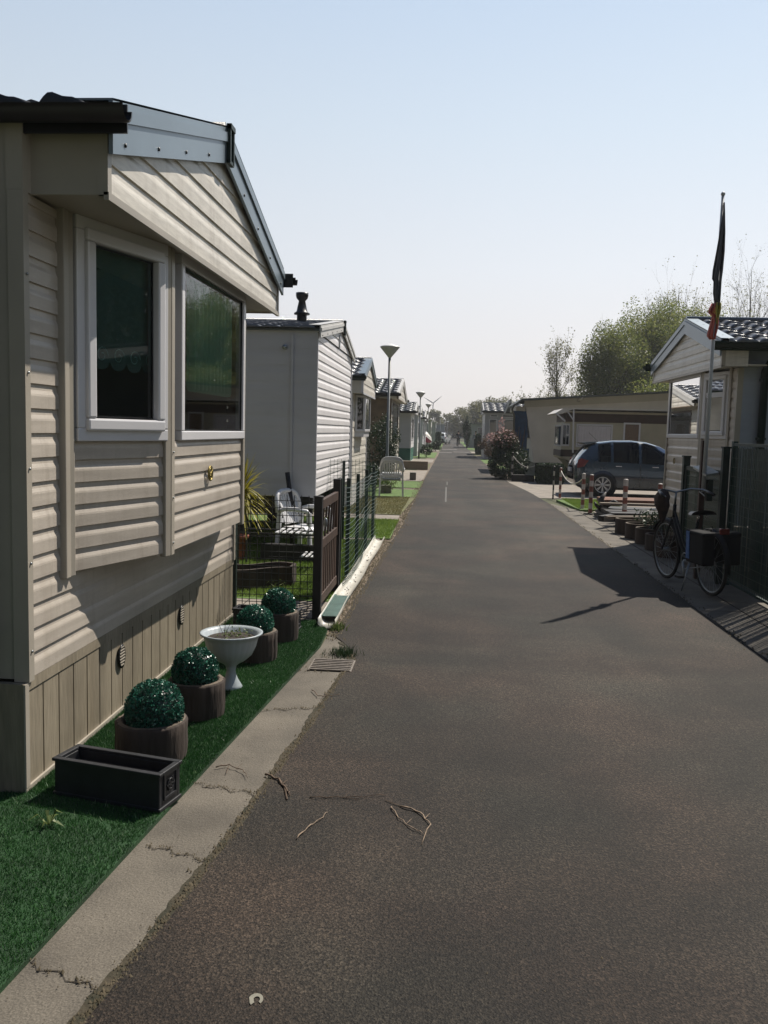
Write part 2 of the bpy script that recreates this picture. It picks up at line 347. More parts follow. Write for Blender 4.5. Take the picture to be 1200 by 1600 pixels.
def thing(name,label,cat,loc=(0,0,0),rz=0,group=None,local=False):
    o=bpy.data.objects.new(name,None);C.link(o);o.location=loc;o.rotation_euler=(0,0,rz);o['label']=label;o['category']=cat
    if group:o['group']=group
    W[o.name]=Matrix.Identity(4) if local else Matrix.Translation(loc)
    return o
def kids(o): return [c for c in bpy.data.objects if c.parent==o]
def dup(root,loc,rz=0,label=None,scale=None):
    r=root.copy();C.link(r);r.location=loc;r.rotation_euler=(0,0,rz)
    if scale: r.scale=scale if hasattr(scale,'__len__') else (scale,)*3
    if label:r['label']=label
    for ch in kids(root):
        c=ch.copy();C.link(c);c.parent=r;c.matrix_parent_inverse=ch.matrix_parent_inverse.copy()
        for g in kids(ch):
            d=g.copy();C.link(d);d.parent=c;d.matrix_parent_inverse=g.matrix_parent_inverse.copy()
    return r
def raw(verts,faces,name,m,parent=None,**k):
    "verts Nx3, faces Mx4 or Mx3 int arrays"
    me=bpy.data.meshes.new(name);nv=len(verts);nf,kk=faces.shape
    me.vertices.add(nv);me.vertices.foreach_set('co',np.asarray(verts,dtype=np.float32).ravel())
    me.loops.add(nf*kk);me.loops.foreach_set('vertex_index',faces.astype(np.int32).ravel())
    me.polygons.add(nf);me.polygons.foreach_set('loop_start',np.arange(0,nf*kk,kk,dtype=np.int32));me.polygons.foreach_set('loop_total',np.full(nf,kk,dtype=np.int32))
    me.materials.append(M[m] if isinstance(m,str) else m);me.update();me.validate()
    return link(name,me,parent,**k)
def leaves(P,size,name,m,parent=None,asp=.5,up=None,nrm=None,**k):
    n=len(P);d=rng.normal(size=(n,3))
    if up is not None: d=d*.6+np.array(up)
    d/=np.linalg.norm(d,axis=1)[:,None];e=rng.normal(size=(n,3))
    if nrm is not None: e=np.cross(d,nrm+rng.normal(size=(n,3))*.5)
    else: e=np.cross(d,e)
    e/=np.linalg.norm(e,axis=1)[:,None]+1e-9
    s=size*rng.uniform(.6,1.3,(n,1));V=np.empty((n,4,3));V[:,0]=P-d*s*.5;V[:,1]=P+e*s*asp*.5;V[:,2]=P+d*s*.5;V[:,3]=P-e*s*asp*.5
    return raw(V.reshape(-1,3),np.arange(n*4).reshape(n,4),name,m,parent,**k)
# ---------------------------------------------------------------- ground and road
def sheet(name,poly,z,m,th=None,label=None,**k):
    b=MB();b.add([(x,y,z) for x,y in poly],[tuple(range(len(poly)))])
    if th: b=MB();b.prism(poly,z-th,z,'z')
    return b.build(name,m,None,label,k.get('kind','structure'))
GZ=-.02
b=MB();b.quad((-300,-60,GZ),(300,-60,GZ),(300,430,GZ),(-300,430,GZ));b.build('ground','ground',kind='structure')
b=MB()
Lx=[(-2,-1.42),(0,-1.14),(2.07,-.92),(2.755,-.831),(4.275,-.698),(5.3,-.64),(5.8,-.60),(6.1,-.66),(6.45,-.83),(7.5,-.83),(9.5,-.80),(12,-.77),(14,-.72),(20,-.72),(30,-.74),(60,-.62),(120,-.5),(260,-.5)]
Rx=[(-2,2.39),(20,2.41),(24,2.3),(27.5,2.07),(50,1.97),(75,1.95),(120,1.95),(260,2.0)]
def ev(T,y): return float(np.interp(y,[t[0] for t in T],[t[1] for t in T]))
ys=list(np.arange(-2,24,.12))+list(np.arange(24,260.1,2))
def jag(y,a=.010): return a*math.sin(y*7.3)*math.sin(y*2.9+1)+a*.6*math.sin(y*23+.5)
vs=[];fs=[]
for y in ys: vs+=[(ev(Lx,y)+jag(y),y,0),(ev(Rx,y)+jag(y+50,.01),y,0)]
for i in range(len(ys)-1): fs.append((2*i,2*i+1,2*i+3,2*i+2))
b.add(vs,fs);b.build('road','asphalt',kind='structure')
# concrete apron left, with wandering joints
sheet('concrete_strip',[(-1.47,-1),(-.9,-1),(-.5,5.8),(-.5,6.15),(-.80,6.62),(-.885,6.62),(-.885,6.11)],-.006,'concrete')
sheet('gravel_edge',[(-1.12,6.55),(-.55,6.5),(-.6,12.4),(-1.05,12.4)],-.012,'gravel')
sheet('verge_edge',[(-1.2,12.4),(-.55,12.4),(-.55,70),(-1.3,70)],-.012,'gravel')
# right hand footway slabs
sheet('footway_right',[(2.2,-1),(3.3,-1),(3.3,16.8),(2.2,21)],-.006,'concrete')
sheet('driveway',[(2.35,21.8),(9,21.8),(9,29.3),(1.9,29.3)],-.008,'paving')
sheet('front_yard',[(3.3,13.5),(9,13.5),(9,21.8),(2.9,21.8),(3.3,16)],-.010,'paving')
sheet('footway_far',[(1.8,29.3),(3.2,29.3),(3.4,70),(1.8,70)],-.010,'gravel')
for n_,x0,x1,y0,y1,m_ in [('lawn',2.0,3.2,37,43,'turf_sunny'),('lawn',1.98,3.2,45,52,'turf_sunny'),('lawn',1.9,2.9,60,66,'lawn_dry'),('paving',1.9,3,53,58,'paving'),('paving',1.9,3,67,72,'paving'),
  ('paving',-4,-.95,12.3,12.45,'paving'),('lawn',-3.5,-.74,20.6,23.3,'turf_sunny'),('lawn',-3.5,-.74,24.0,27.2,'turf_sunny'),('paving',-3.5,-.78,27.4,34.8,'paving'),('lawn',-4,-.8,36.9,42,'lawn_dry'),('paving',-4,-.75,44,49,'paving'),('lawn',-4,-.75,52,66,'turf_sunny'),('paving',-4,-.7,70,74,'paving'),('lawn',-4,-.6,78,130,'turf_sunny'),('lawn',1.95,4,80,140,'turf_sunny')]:
    sheet(n_,[(x0,y0),(x1,y0),(x1,y1),(x0,y1)],.004,m_)
# mown mats in the left yards and the garden lawn
sheet('garden_lawn',[(-9,7.75),(-1.06,7.75),(-1.06,12.25),(-1.7,12.25),(-1.7,11.0),(-9,11.0)],.0,'turf_sunny')
sheet('garden_shade_soil',[(-9,10.9),(-1.6,10.9),(-1.6,14.9),(-9,14.9)],-.006,'soil')  # dark sheet stands in for the shade under the white home
sheet('garden_paving',[(-6,6.93),(-1.06,6.93),(-1.06,7.75),(-6,7.75)],-.004,'paving')
b=MB()
for x in np.arange(-3,-1.1,.3): b.box(x-.004,x+.004,6.95,7.72,-.004,-.001)
b.box(-3,-1.08,7.33,7.338,-.004,-.0012);b.build('paving_joints','joint',kind='structure')
sheet('lawn_strip',[(-4,12.45),(-.80,12.45),(-.84,15.1),(-4,15.3)],.014,'turf_sunny',.03)
sheet('slab_strip',[(-4,15.3),(-.85,15.1),(-.86,16.0),(-4,16.2)],.006,'paving',.03)
sheet('dry_lawn',[(-4,16.2),(-.86,16.05),(-.74,20.3),(-4,20.5)],.016,'lawn_dry',.03)
sheet('corner_lawn',[(2.68,20.9),(2.86,18.3),(3.9,18.8),(4.1,21.6)],.03,'turf_sunny',.05)
# the near artificial turf
turf_poly=[(-3.4,-.6),(-1.43,-.6),(-1.204,2.17),(-1.098,3.507),(-.89,6.11),(-.905,6.6),(-1.05,6.9),(-1.76,6.9),(-1.76,3.42),(-3.4,3.42)]
b=MB();b.prism(turf_poly,-.015,.012,'z');b.build('turf_base','turf',kind='structure')
def grass(region,n,h,name,m,label,base=.012,wd=.003,edge=None):
    P=region(n);k=len(P);a=rng.uniform(0,2*np.pi,k);hh=h*rng.uniform(.5,1.3,k);ln=rng.normal(0,.45,(k,2))*hh[:,None]
    V=np.empty((k,3,3));dx=np.stack([np.cos(a),np.sin(a)],1)*wd
    V[:,0,:2]=P-dx;V[:,1,:2]=P+dx;V[:,0,2]=base-.004;V[:,1,2]=base-.004;V[:,2,:2]=P+ln;V[:,2,2]=base+hh
    raw(V.reshape(-1,3),np.arange(k*3).reshape(k,3),name,m,kind='stuff',label=label,cat='grass')
def turf_region(n):
    y=rng.power(1.0,n)*7.0-.1;y=6.9-(6.9-.9)*rng.random(n)**.9;xe=np.interp(y,[.9,2.17,3.507,6.11,6.6,6.9],[-1.31,-1.204,-1.098,-.89,-.905,-1.05])
    x0=np.where(y<3.4,-2.6,-1.76);x=x0+(xe-x0)*rng.random(n);return np.stack([x,y],1)
grass(turf_region,300000,.013,'turf_blades',LF['grass'],'short dense artificial turf blades on the strip beside the concrete edging',wd=.0020)
grass(turf_region,5000,.019,'turf_glint_fibres',leafmat('glint_fibre',(.12,.26,.10),(.35,.48,.28),.3,.4),'scattered pale fibres giving painted glints in the artificial turf',wd=.0014)  # paler blades put the sparkle of the turf into the colour
def reg(x0,x1,y0,y1): return lambda n: np.stack([rng.uniform(x0,x1,n),rng.uniform(y0,y1,n)],1)
grass(reg(-3,-1.06,7.8,12.2),45000,.035,'garden_grass',LF['grass2'],'sunlit lawn grass inside the fenced garden',0.,.005)
grass(reg(-3,-.82,12.5,15.1),20000,.03,'verge_grass',LF['grass2'],'bright green grass strip past the end of the green fence',.014,.006)
grass(reg(-3,-.86,16.1,20.3),16000,.03,'dry_grass',leafmat('dry_blade',(.12,.12,.04),(.25,.22,.10),.3),'pale dry grass around the grey garden chair',.016,.006)
grass(reg(2.85,3.9,18.6,21.3),9000,.03,'corner_grass',LF['grass2'],'small grass patch beside the striped bollards',.03,.007)
# debris / moss along edges
def debris():
    V=[];n=0
    pts=[]
    for y in rng.uniform(.9,6,1500): pts.append((ev(Lx,y)+rng.normal(-.012,.014),y,rng.uniform(.002,.007)))
    for y in rng.uniform(6.3,12.4,1300): pts.append((rng.uniform(-.88,ev(Lx,y)+.05),y,rng.uniform(.003,.012)))
    for y in rng.uniform(12.4,28,1200): pts.append((ev(Lx,y)+rng.normal(-.05,.06),y,rng.uniform(.006,.02)))
    for (xa,ya,xb_,yb_) in((-1.19,2.31,-.9,2.2),(-1.10,3.05,-.83,2.96),(-1.08,3.62,-.77,3.55),(-1.0,4.65,-.68,4.75)):
        for t_ in rng.uniform(0,1,70): pts.append((xa+(xb_-xa)*t_+rng.normal(0,.006),ya+(yb_-ya)*t_+.012*math.sin(t_*17+ya*9)+rng.normal(0,.008),rng.uniform(.0015,.005)))
    for k_ in range(260): pts.append((rng.uniform(-1.1,-.72),5.45+abs(rng.normal(0,.35)),rng.uniform(.002,.006)))
    for k_ in range(500): pts.append((rng.uniform(-.9,2.4),rng.uniform(1.5,12)**1.0,rng.uniform(.0012,.0042)))
    for k_ in range(300): y_=rng.uniform(1.2,6);pts.append((rng.uniform(-1.2,-.75),y_,rng.uniform(.001,.003)))
    for y in rng.uniform(6,20,500): pts.append((2.4+rng.normal(0,.03),y,rng.uniform(.004,.012)))
    P=np.array(pts);k=len(P);T=np.array([[1,0,-.7],[-.5,.87,-.7],[-.5,-.87,-.7],[0,0,1]]);
    V=P[:,None,:2].repeat(4,1);V=np.concatenate([V,np.zeros((k,4,1))],2);V+=T[None]*P[:,2][:,None,None]*rng.uniform(.5,1.5,(k,4,3));V[...,2]+=.002
    F=(np.arange(k)[:,None,None]*4+np.array([[0,1,3],[1,2,3],[2,0,3]])[None]).reshape(-1,3)
    raw(V.reshape(-1,3),F,'edge_debris',mat('moss_bits',(.045,.036,.018),.95,.5,30,col2=(.10,.08,.05)),kind='stuff',label='moss, grit and crumbs along the edges of the asphalt',cat='debris')
debris()
grass(lambda n: np.stack([rng.normal(-.70,.05,n),rng.normal(5.93,.06,n)],1),260,.05,'weed_tuft',LF['dark'],'dark moss and weed tuft behind the drain grate',-.004,.004)
# wandering joints/cracks in the concrete strip and the footway
b=MB()
def crack(p,q,w=.008,amp=.012,n=14,z=-.0035):
    for i in range(n):
        f0,f1=i/n,(i+1)/n
        def pt(f):
            x=p[0]+(q[0]-p[0])*f;y=p[1]+(q[1]-p[1])*f;a=amp*math.sin(f*17+p[1]*9)+amp*.5*math.sin(f*41+p[0]*7);return x+a*.2,y+a
        a,c=pt(f0),pt(f1);ww=w*(.6+.8*abs(math.sin(f0*9+p[1])))
        b.quad((a[0],a[1]-ww/2,z),(c[0],c[1]-ww/2,z),(c[0],c[1]+ww/2,z),(a[0],a[1]+ww/2,z))
crack((-1.19,2.31),(-.9,2.2),.004);crack((-1.10,3.05),(-.83,2.96),.003);crack((-1.08,3.62),(-.77,3.55),.004,.02);crack((-1.0,4.65),(-.68,4.75),.004,.02)
crack((-1.3,1.2),(-1.0,1.15),.006)
for y in np.arange(6.5,20,1.55): crack((2.42,y),(3.25,y+.06),.012,.006,z=-.0028)
b.build('concrete_cracks','joint',kind='structure')
b=MB()
b.box(2.80,2.815,7,18,-.006,-.002);b.build('footway_joint','joint',kind='structure')
b=MB();ym=list(np.arange(-1,6.3,.035));P=[]
for y in ym:
    w_=.018+.022*abs(math.sin(y*5.1)*math.sin(y*1.7+.6))+.012*abs(math.sin(y*31));P+=[(ev(Lx,y)-w_,y,-.0022),(ev(Lx,y)+.03,y,-.0022)]
b.add(P,[(2*i,2*i+1,2*i+3,2*i+2) for i in range(len(ym)-1)]);b.build('moss_seam',mat('moss_seam',(.020,.020,.009),.95,.5,14,.8,60,col2=(.058,.046,.028)),kind='structure')
# pale paint remnant on the far asphalt and stains
b=MB();b.box(-.02,.02,19.5,24.8,.001,.004);b.box(.01,.04,25.8,27.5,.001,.004);b.build('worn_road_line',mat('worn_paint',(.10,.095,.085),.8,.3,20),kind='structure')
b=MB();b.box(-.75,.35,66,67.2,.001,.004);b.box(.5,1.8,69,70.2,.001,.004);b.box(-.5,.9,78,79.5,.001,.004);b.build('road_patches',mat('pale_patch',(.17,.155,.14),.8,.2,3),kind='structure')
def blob(x,y,rx,ry,m,name,label,cat,z=.004,seed=0):
    r=random.Random(seed);k=18;b=MB();b.add([(x+rx*(1+.3*r.uniform(-1,1))*math.cos(2*math.pi*i/k),y+ry*(1+.3*r.uniform(-1,1))*math.sin(2*math.pi*i/k),z) for i in range(k)],[tuple(range(k))])
    return b.build(name,m,None,label,'structure')
# ---------------------------------------------------------------- caravan building blocks
PROF=[(0,0.),(0,.014),(.50,.014),(.58,.012),(.74,.003),(.97,.0)]
def siding(mb,A,B,z0,z1,pitch,n,ext=None,prof=PROF,dep=.72,anchor=None):
    za=anchor if anchor is not None else z0;L=(B[0]-A[0],B[1]-A[1])
    zs=[]
    k=math.floor((z0-za)/pitch)
    while za+k*pitch<z1:
        for f,d in prof:
            z=za+(k+f)*pitch
            if z0-1e-6<=z<=z1+1e-6: zs.append((z,d*dep))
        k+=1
    if not zs or zs[0][0]>z0+1e-4: zs.insert(0,(z0,.014*dep))
    zs.append((z1,zs[-1][1]));P=[]
    for z,d in zs:
        t0,t1=ext(z) if ext else (0,1)
        for t in(t0,t1): P.append((A[0]+L[0]*t+n[0]*d,A[1]+L[1]*t+n[1]*d,z))
    m=len(zs);mb.add(P,[(2*i,2*i+1,2*i+3,2*i+2) for i in range(m-1)],False)
def window(parent,A,B,z0,z1,n,fm='upvc',glass=None,fw=.06,proud=.03,sash=True,split=None,label=None):
    L=math.hypot(B[0]-A[0],B[1]-A[1]);u=((B[0]-A[0])/L,(B[1]-A[1])/L)
    def P(t): return (A[0]+u[0]*t,A[1]+u[1]*t)
    glass=glass or GL
    def ring(b,i,w_,d0,d1):
        b.slab(P(i),P(L-i),z0+i,z0+i+w_,n,d0,d1);b.slab(P(i),P(L-i),z1-i-w_,z1-i,n,d0,d1)
        b.slab(P(i),P(i+w_),z0+i+w_,z1-i-w_,n,d0,d1);b.slab(P(L-i-w_),P(L-i),z0+i+w_,z1-i-w_,n,d0,d1)
    b=MB();ring(b,0,fw,-.03,proud)
    f=b.build('window',fm,parent,label,bevel=.006)
    i=fw
    if sash:
        b=MB();ring(b,fw-.012,fw*.95,-.02,proud+.022);b.build('sash',fm,f,bevel=.01);i=fw*1.85
    if split:
        b=MB();zz=z0+(z1-z0)*split;b.slab(P(i),P(L-i),zz-.03,zz+.03,n,-.02,proud+.015);b.build('transom',fm,f)
    b=MB();a,c=P(i-.005),P(L-i+.005);d=proud-.018
    b.quad((a[0]+n[0]*d,a[1]+n[1]*d,z0+i-.005),(c[0]+n[0]*d,c[1]+n[1]*d,z0+i-.005),(c[0]+n[0]*d,c[1]+n[1]*d,z1-i+.005),(a[0]+n[0]*d,a[1]+n[1]*d,z1-i+.005))
    b.build('pane',glass,f)
    b=MB()
    for sgn in(0,1):
        t=i if sgn==0 else L-i-.008
        b.slab(P(t),P(t+.008),z0+i,z1-i,n,proud-.022,proud-.013)
    b.slab(P(i+.008),P(L-i-.008),z0+i,z0+i+.008,n,proud-.022,proud-.013);b.slab(P(i+.008),P(L-i-.008),z1-i-.008,z1-i,n,proud-.022,proud-.013)
    b.build('gasket','black_plastic',f)
    return f
def curtain(parent,A,B,z0,z1,n,m,folds=9,amp=.02,inset=.06,scal=0,name='curtain',lab=None,pat=None):
    L=math.hypot(B[0]-A[0],B[1]-A[1]);N=folds*8;b=MB();P=[]
    for i in range(N+1):
        t=i/N;d=-inset-amp*math.sin(t*folds*2*math.pi);x=A[0]+(B[0]-A[0])*t+n[0]*d;y=A[1]+(B[1]-A[1])*t+n[1]*d
        sc=scal*abs(math.sin(t*folds*math.pi)) if scal else 0
        P+=[(x,y,z0+scal-sc),(x,y,z1)]
    b.add(P,[(2*i,2*i+2,2*i+3,2*i+1) for i in range(N)],True)
    return b.build(name,m,parent,lab)
def tiles(mb,X0,X1,Ye,Yr,Ze,Zr,pw=.235,course=.33,amp=.020,dx=.03,step=.022):
    "pantile sheet between eave (Ye,Ze) and ridge (Yr,Zr), running along x"
    nx=max(2,int(abs(X1-X0)/dx));L=math.hypot(Yr-Ye,Zr-Ze);nc=max(1,round(L/course));sg=1 if Yr>Ye else -1
    ny,nz=-(Zr-Ze)/L*sg,abs(Yr-Ye)/L
    rows=[]
    for c in range(nc):
        for f,h in((0,-.006),(.0,step),(.5,step*.5),(1.,0.)):
            rows.append(((c+f)/nc,h))
    xs=np.linspace(X0,X1,nx+1);P=[]
    for t,h in rows:
        for x in xs:
            ph=(x/pw)%1.0;q=amp*(math.sin(ph*2*math.pi)*.75+.35*math.sin(ph*4*math.pi+.6))
            hh=h+q
            if h<0: hh=h
            P.append((x,Ye+(Yr-Ye)*t+ny*hh,Ze+(Zr-Ze)*t+nz*hh))
    w_=nx+1;mb.add(P,[(r*w_+i,r*w_+i+1,(r+1)*w_+i+1,(r+1)*w_+i) for r in range(len(rows)-1) for i in range(nx)],True)
def screws(mb,pts,r=.008,n=(1,0,0)):
    for p in pts:
        q=[Vector(p)+Vector(n)*.0, Vector(p)+Vector(n)*.006];mb.tube(q,r,6)
def caravan(c):
    "static caravan, end wall at plane x=xw facing s*X, from y0 to y1, running inwards by L"
    s=c['s'];xw=c['xw'];y0,y1=c['y0'],c['y1'];zb=c['zb'];zg=c['zg'];ze=c['ze'];zr=c['zr'];xg=c['xg'];L=c.get('L',9.5);ov=c.get('ov',.08)
    xb=xw-s*L;pit=c.get('pitch',.105);yc=(y0+y1)/2;n=(s,0);g0,g1=c.get('g0',y0),c.get('g1',y1);yr=c.get('yr',(g0+g1)/2)
    T=thing(c['name'],c['label'],c.get('cat','mobile home'),(xw,yc,0),group=c.get('group'))
    wm=c['wall'];sm=c.get('side',wm);zw=ze-.02
    # walls
    b=MB();bay=c.get('bay')
    if bay:
        a0,a1=bay['y0'],bay['y1'] # on-wall extents
        siding(b,(xw,y0),(xw,a0),zb,zg,pit,n,anchor=zb);siding(b,(xw,a1),(xw,y1),zb,zg,pit,n,anchor=zb)
        siding(b,(xw,a0),(xw,a1),zb,bay['zb']+.01,pit,n,anchor=zb)
    else:
        siding(b,(xw,y0),(xw,y1),zb,zw if not c.get('gover') else zg,pit,n,anchor=zb)
    b.build('end_wall',wm,T)
    b=MB();th=.05
    if c.get('lapside'):
        for yy,nn in((y0,-1),(y1,1)): siding(b,(xb,yy),(xw-s*.03,yy),zb,zw,c['lapside'],(0,nn),anchor=zb,dep=c.get('lapdep',.5))
        b.slab((xb,y0+.02),(xb,y1-.02),zb,zw,(s,0),-.05,0)
    else:
        b.box(*sorted((xb,xw-s*.02)),y0,y0+th,zb,zw);b.box(*sorted((xb,xw-s*.02)),y1-th,y1,zb,zw);b.box(*sorted((xb-s*.05,xb)),y0,y1,zb,zw)
    b.build('side_wall',sm,T)
    b=MB();b.box(*sorted((xb,xw-s*.03)),y0+.06,y1-.06,zb,zb+.03);b.box(*sorted((xw-s*3.2,xw-s*3.15)),y0+.06,y1-.06,zb+.03,zw)
    if not bay: b.box(*sorted((xw-s*.06,xw-s*.03)),y0+.06,y1-.06,zb+.03,zw)
    b.build('interior_wall','room',T)
    # corner trims
    tw=.045
    for yy,dy in((y0-.008,tw),(y1+.008,-tw)):
        b=MB();b.box(*sorted((xw-s*tw,xw+s*.022)),*sorted((yy,yy+dy)),zb-.01,zw if not bay else zg)
        b.build('corner_trim',c.get('trim','trim_cream'),T)
    # skirt
    if c.get('skirt'):
        b=MB();k=int((y1-y0)/.155);xs=xw-s*.0
        for i in range(k+1):
            ya=y0+i*.155;yb_=min(ya+.143,y1)
            if yb_>ya: b.box(*sorted((xs-s*.026,xs+s*.004)),ya,yb_,.0,zb-.045)
        b.box(*sorted((xs-s*.06,xs-s*.027)),y0,y1,0,zb-.05)
        b.box(*sorted((xs-s*.0262,xs+s*.010)),y0,y1,zb-.05,zb-.002)
        b.box(*sorted((xb,xs+s*.008)),y0-.035,y0-.002,0,zb-.012)
        sk=b.build('skirt',c['skirt'],T)
        b=MB();b.box(*sorted((xs+s*.0045,xs+s*.016)),y0-.035,y1,0.,.034);b.box(*sorted((xs+s*.0095,xs+s*.018)),y0-.037,y0-.004,.034,zb-.013);b.build('skirt_trim',c.get('trim','trim_cream'),T)
    else:
        b=MB();b.box(*sorted((xb,xw-s*.1)),y0+.5,y0+.62,zb-.28,zb-.01);b.box(*sorted((xb,xw-s*.1)),y1-.62,y1-.5,zb-.28,zb-.01)
        for q in(1,4,7):
            for yy in(y0+.4,y1-.6):b.box(*sorted((xw-s*q,xw-s*(q+.3))),yy,yy+.25,0,zb-.28)
        b.build('chassis','wood_dark',T)
    # gable
    gm=c.get('gable',wm);b=MB()
    def zroof(y): return ze+(zr-ze)*(y-g0)/(yr-g0) if y<yr else ze+(zr-ze)*(g1-y)/(g1-yr)
    def ext(z):
        if z<=ze+1e-6: return (0,1)
        f=(z-ze)/(zr-ze);return (f*(yr-g0)/(g1-g0),1-f*(g1-yr)/(g1-g0))
    siding(b,(xg,g0),(xg,g1),zg,zr-.01,c.get('gpitch',pit),n,ext,anchor=zg)
    # returns of the overhanging gable and the soffit
    gb=b.build('gable',gm,T)
    for yy in(g0-.006,g1-.034):
        b=MB();b.box(*sorted((xg-s*.03,xg+s*.016)),yy,yy+.04,zg,ze-.01);b.build('gable_corner_trim',c.get('trim','trim_cream'),T)
    if abs(xg-xw)>.05:
        if g0>y0: b=MB();b.box(*sorted((xw-s*.05,xw+s*.021)),y0-.006,g0+.002,zg+.001,ze-.01);b.build('corner_filler',c.get('ret',gm),T)
        for ya_,yb_ in((g0-.004,g0+.02),(g1-.02,g1+.004)):
            b=MB();b.box(*sorted((xw-s*.02,xg-s*.0)),ya_,yb_,zg,ze);b.build('gable_return',c.get('ret',gm),T)
        b=MB();b.box(*sorted((xw-s*.4,xg-s*.004)),g0+.02,g1-.02,zg+.012,zg+.028);b.build('soffit',c.get('ret',gm),T)
        b=MB();b.box(*sorted((xg-s*.002,xg+s*.02)),g0-.006,g1+.006,zg-.02,zg+.012);b.build('gable_bottom_trim',c.get('trim','trim_cream'),T)
    # roof
    rx0=xb;rx1=xg+s*.03;e0,e1=g0-ov,g1+ov;dz=(zr-ze)/(yr-g0);zE=ze-dz*ov
    for (ye,z_e) in((e0,zE),(e1,zE)):
        b=MB();P=[(rx0,ye,z_e),(rx1,ye,z_e),(rx1,yr,zr),(rx0,yr,zr)];b.add(P+[(x,y,z-.03) for x,y,z in P],[(0,1,2,3),(4,5,6,7),(0,1,5,4),(1,2,6,5),(3,0,4,7)])
        b.build('roof_deck',c.get('deck','roof_edge'),T)
    b=MB();tx=c.get('tile')
    if tx:
        xa,xb2=sorted((rx0,rx1-s*.06));dx=c.get('tdx',.04)
        xm=rx1-s*c.get('tlen',9.)
        xa,xb2=sorted((xm,rx1-s*.06))
        tiles(b,xa,xb2,e0-.03,yr,zE+.012,zr+.02,dx=dx,pw=c.get('pw',.235),course=c.get('course',.33),amp=c.get('amp',.02),step=c.get('step',.022));b.build('roof_tiles',tx,T);b=MB();tiles(b,xa,xb2,e1+.03,yr,zE+.012,zr+.02,dx=.06)
        b.build('roof_tiles',tx,T)
        b=MB();b.smooth=True;b.tube([(rx0,yr,zr+.02),(rx1,yr,zr+.02)],.055,8);b.build('ridge_cap',tx,T)
    # verge trims
    vw=c.get('verge',.15);vm=c.get('vergem','verge_metal')
    for sg,(ya,za) in((1,(g0-.03,ze-dz*.03)),(-1,(g1+.03,ze-dz*.03))):
        b=MB();P=[]
        for x in(rx1,rx1+s*.018):
            P+=[(x,ya,za-vw*.80),(x,yr,zr-vw*.80),(x,yr,zr+.04),(x,ya,za+.04)]
        b.add(P,[(0,1,2,3),(4,5,6,7),(0,1,5,4),(1,2,6,5),(2,3,7,6),(3,0,4,7)])
        P=[]
        for x in(rx1+s*.018,rx1+s*.03):
            P+=[(x,ya,za-vw*.20),(x,yr,zr-vw*.20),(x,yr,zr+.012),(x,ya,za+.012)]
        b.add(P,[(0,1,2,3),(4,5,6,7),(0,1,5,4),(1,2,6,5),(2,3,7,6),(3,0,4,7)])
        # flashing over the tiles
        P=[(rx1-s*.14,ya,za+.05),(rx1+s*.018,ya,za+.05),(rx1+s*.018,yr,zr+.05),(rx1-s*.14,yr,zr+.05)]
        b.add(P+[(x,y,z-.009) for x,y,z in P],[(0,1,2,3),(4,5,6,7),(0,1,5,4),(2,3,7,6),(3,0,4,7)])
        vg=b.build('verge_trim',vm,T)
    if c.get('screws'):
        for k in range(9):
            y=g0+.1+k*(g1-g0-.2)/8
            if abs(y-yr)>.1: b=MB();screws(b,[(rx1+s*.018,y,zroof(y)-vw*.62)],.009,(s,0,0));b.build('verge_screw',c.get('scm','black_plastic'),T)
        b=MB();x=rx1+s*.02
        for dy in(-.05,.05):
            b.box(*sorted((x,x+s*.025)),*sorted((yr+dy,yr+dy*.6)),zr-.17,zr+.05)
        b.box(*sorted((x+s*.006,x+s*.03)),yr-.05,yr+.05,zr+.02,zr+.05);b.box(*sorted((x,x+s*.022)),yr-.05,yr+.05,zr-.18,zr-.16)
        b.build('ridge_clip','dark_green',T)
    # gutters
    if c.get('gutter',True):
        gm_=c.get('gutm','black_plastic');x0,x1=rx0,rx1+s*c.get('gx',.10);N=8
        for yy,z_ in((e0-.055,zE-.01),(e1+.055,zE-.01)):
            b=MB();P=[]
            for x in(x0,x1):
                for r in(.055,.047):
                    for j in range(N+1):
                        a=math.pi*j/N;P.append((x,yy+r*math.cos(a),z_-r*math.sin(a)))
            m=N+1
            fs=[];
            for j in range(N): fs+=[(j,j+1,2*m+j+1,2*m+j),(m+j,m+j+1,3*m+j+1,3*m+j),(2*m+j,2*m+j+1,3*m+j+1,3*m+j)]
            fs+=[(0,2*m,3*m,m),(m-1,3*m-1,4*m-1,2*m-1)]
            b.add(P,fs,True)
            b.box(*sorted((x0,x1-s*.02)),*sorted((yy+.06*(1 if yy<yr else -1),yy+.05*(1 if yy<yr else -1))),z_-.08,z_+.03)
            b.build('gutter',gm_,T)
    dp=c.get('pipe')
    if dp:
        b=MB();b.smooth=True;x=xw-s*dp[0];r=dp[1];b.tube([(x,e0-.05,zE-.05),(x,e0-.04,zE-.16),(x,y0-.045,zE-.30),(x,y0-.045,.06)],r,10)
        b.smooth=False
        for z in(.7,1.6,2.3): b.box(x-.05,x+.05,y0-.075,y0-.005,z,z+.03)
        b.build('downpipe',c.get('pm','black_plastic'),T)
    return T
